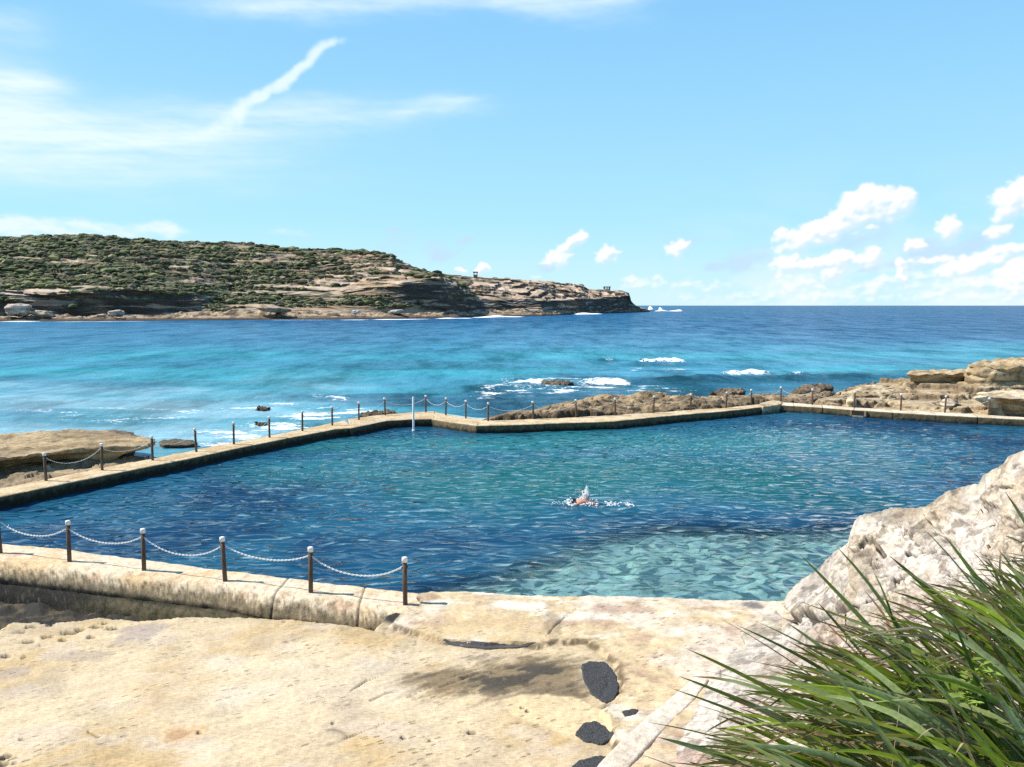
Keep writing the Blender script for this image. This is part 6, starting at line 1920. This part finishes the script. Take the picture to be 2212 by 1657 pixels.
def build_grass():
    for ti, (rc, spr, lean, lsp, nb, lr, label) in enumerate(TUSS):
        rs = np.random.RandomState(100 + ti)
        V, Q, C = [], [], []
        Vd, Qd, Cd = [], [], []
        base = Vector(PD(rc[0], rc[1], depth_at(rc[1])))
        t = empty('grass_tussock', base)
        for k in range(nb):
            rx = rc[0] + rs.normal() * spr[0]; ry = rc[1] + rs.normal() * spr[1]
            d = depth_at(ry) + rs.normal() * 0.10
            th = math.radians(lean + rs.normal() * lsp)
            ln = rs.uniform(*lr) * (0.75 + 0.25 * rs.rand())
            tx, ty = rx - math.cos(th) * ln, ry - math.sin(th) * ln
            lim = CANOPY if rs.rand() < 0.965 else ENVELOPE
            for _ in range(40):
                if ty > np.interp(tx, lim[0], lim[1]) + rs.uniform(0, 70): break
                ln *= 0.92
                tx, ty = rx - math.cos(th) * ln, ry - math.sin(th) * ln
            if ln < 60: continue
            dead = rs.rand() < 0.34
            dt = d + rs.uniform(-0.45, 0.40) * ln / 600
            root = np.array(PD(rx, ry, d)); tip = np.array(PD(tx, ty, dt))
            if dead:
                g = rs.uniform(0.7, 1.25)
                col = np.array((0.44, 0.34, 0.21)) * g if rs.rand() < 0.6 else np.array((0.20, 0.12, 0.065)) * g
                blade(rs, root, root + (tip - root) * rs.uniform(0.35, 0.9) + rs.normal(size=3) * 0.05, rs.uniform(0.0, 0.10), rs.uniform(0.003, 0.008), (col, col * 0.8, 0.8), Vd, Qd, Cd, kink=rs.uniform(0, 0.8), droop=rs.uniform(0, 0.15))
            else:
                u = rs.rand()
                col = np.array((0.080, 0.135, 0.024)) if u < 0.28 else (np.array((0.33, 0.38, 0.19)) if u < 0.62 else np.array((0.240, 0.330, 0.040)))
                col = col * rs.uniform(0.9, 1.75)
                tipc = np.array((0.23, 0.13, 0.05)) if rs.rand() < 0.7 else np.array((0.09, 0.05, 0.03))
                blade(rs, root, tip, rs.uniform(0.02, 0.15), rs.uniform(0.012, 0.0230), (col, tipc, rs.uniform(0.72, 0.98)), V, Q, C)
        for k in range(46):                                   # dry strands lying over the green
            rx = rc[0] + rs.normal() * spr[0] - 40; ry = rc[1] + rs.normal() * spr[1] - 60
            th = math.radians(lean + rs.normal() * 16); ln = rs.uniform(0.4, 0.85) * lr[1]
            tx, ty = rx - math.cos(th) * ln, ry - math.sin(th) * ln
            for _ in range(40):
                if ty > np.interp(tx, CANOPY[0], CANOPY[1]) - 25: break
                ln *= 0.92; tx, ty = rx - math.cos(th) * ln, ry - math.sin(th) * ln
            d = depth_at(ry) - 0.10
            g = rs.uniform(0.8, 1.3)
            col = (np.array((0.46, 0.36, 0.23)) if rs.rand() < 0.6 else np.array((0.26, 0.16, 0.085))) * g
            blade(rs, PD(rx, ry, d), PD(tx, ty, d + rs.uniform(-0.3, 0.2)), rs.uniform(-0.02, 0.08), rs.uniform(0.004, 0.011), (col, col * 0.75, 0.7), Vd, Qd, Cd, kink=rs.uniform(0, 0.9), droop=rs.uniform(0, 0.10))
        for tp, rp, own in HEROES:
            if own != ti: continue
            d = depth_at(rp[1]) - 0.12
            col = (np.array((0.075, 0.130, 0.035)) if rs.rand() < 0.6 else np.array((0.13, 0.19, 0.09))) * rs.uniform(0.85, 1.2)
            ex = (rp[0] + (rp[0] - tp[0]) * 0.35, rp[1] + (rp[1] - tp[1]) * 0.35)
            blade(rs, PD(ex[0], ex[1], d), PD(tp[0], tp[1], d + rs.uniform(-0.25, 0.3)), rs.uniform(0.01, 0.06), rs.uniform(0.015, 0.021), (col, np.array((0.10, 0.055, 0.03)), rs.uniform(0.80, 0.95)), V, Q, C)
        for nm, a, q, c, m in (('leaves', V, Q, C, M['blade']), ('dead_leaves', Vd, Qd, Cd, M['dead'])):
            vv = np.concatenate(a) - np.array(base)
            link(nm, mesh_np(nm, vv, np.array(q), np.concatenate(c)), m, t)
        tag(t, label, 'grass', 'strappy grass tussocks on the bank')
build_grass()

def build_weed():
    rs = np.random.RandomState(9)
    c0 = np.array(PD(2105, 1575, 2.06))
    r = empty('leafy_weed', Vector(c0))
    V, Q, C = [], [], []
    SV, SQ, SC = [], [], []
    for s in range(9):
        tx = 2105 + rs.normal() * 42; ty = 1560 - rs.uniform(40, 190)
        top = np.array(PD(tx, ty, 2.04 + rs.normal() * 0.08)) - c0
        blade(rs, (rs.normal() * 0.02, rs.normal() * 0.02, -0.03), top, 0.05, 0.006, (np.array((0.20, 0.24, 0.06)), np.array((0.2, 0.26, 0.06)), 0.9), SV, SQ, SC)
        for k in range(9):
            f = 0.35 + 0.65 * k / 8
            b = top * f
            a = rs.uniform(0, 2 * math.pi)
            ln = rs.uniform(0.028, 0.05); wd = ln * rs.uniform(0.38, 0.5)
            dv = np.array((math.cos(a), math.sin(a) * 0.8, rs.uniform(0.1, 0.9))); dv /= np.linalg.norm(dv)
            sd = np.cross(dv, (0, 0, 1)); sd /= np.linalg.norm(sd); nn = np.cross(sd, dv)
            n0 = sum(len(q) for q in V)
            tt = np.linspace(0, 1, 6)
            w = wd * np.array([0.15, 0.5, 0.85, 1.0, 0.8, 0.15])
            pth = b + dv * (ln * tt)[:, None] - nn * (0.25 * ln * tt ** 2)[:, None]
            V.append(np.stack([pth - sd * w[:, None] / 2 + nn * 0.002, pth, pth + sd * w[:, None] / 2 + nn * 0.002], 1).reshape(-1, 3))
            for i in range(5):
                for j in range(2): Q.append((n0 + i * 3 + j, n0 + i * 3 + j + 1, n0 + i * 3 + j + 4, n0 + i * 3 + j + 3))
            C.append(np.tile(np.array((0.27, 0.38, 0.08)) * rs.uniform(0.7, 1.25), (18, 1)))
    link('leaves', mesh_np('leaves', np.concatenate(V), np.array(Q), np.concatenate(C)), M['fleshy'], r)
    link('stems', mesh_np('stems', np.concatenate(SV), np.array(SQ), np.concatenate(SC)), M['fleshy'], r)
    tag(r, 'bright yellow green leafy weed growing among the grass blades', 'weed')
build_weed()
# ------------------------------------------------------------------ camera
cd = bpy.data.cameras.new('camera')
cam = bpy.data.objects.new('camera', cd)
COL.objects.link(cam)
cam.location = (0, 0, CAMZ)
cam.rotation_euler = (math.pi / 2 - PITCH, 0, 0)
cd.sensor_fit = 'HORIZONTAL'
cd.sensor_width = 36
cd.lens = 36 * F / 2211.0
cd.clip_start = 0.05
cd.clip_end = 120000
scn.camera = cam
scn.view_settings.view_transform = 'Standard'
scn.view_settings.look = 'None'
scn.view_settings.exposure = EXPOSURE
scn.view_settings.gamma = 1.0
scn.view_settings.use_curve_mapping = False
scn.cycles.max_bounces = 8
scn.cycles.transparent_max_bounces = 12
scn.cycles.caustics_reflective = False
scn.cycles.caustics_refractive = False
scn.cycles.sample_clamp_indirect = 4
scn.cycles.use_denoising = False
scn.cycles.sample_clamp_direct = 6
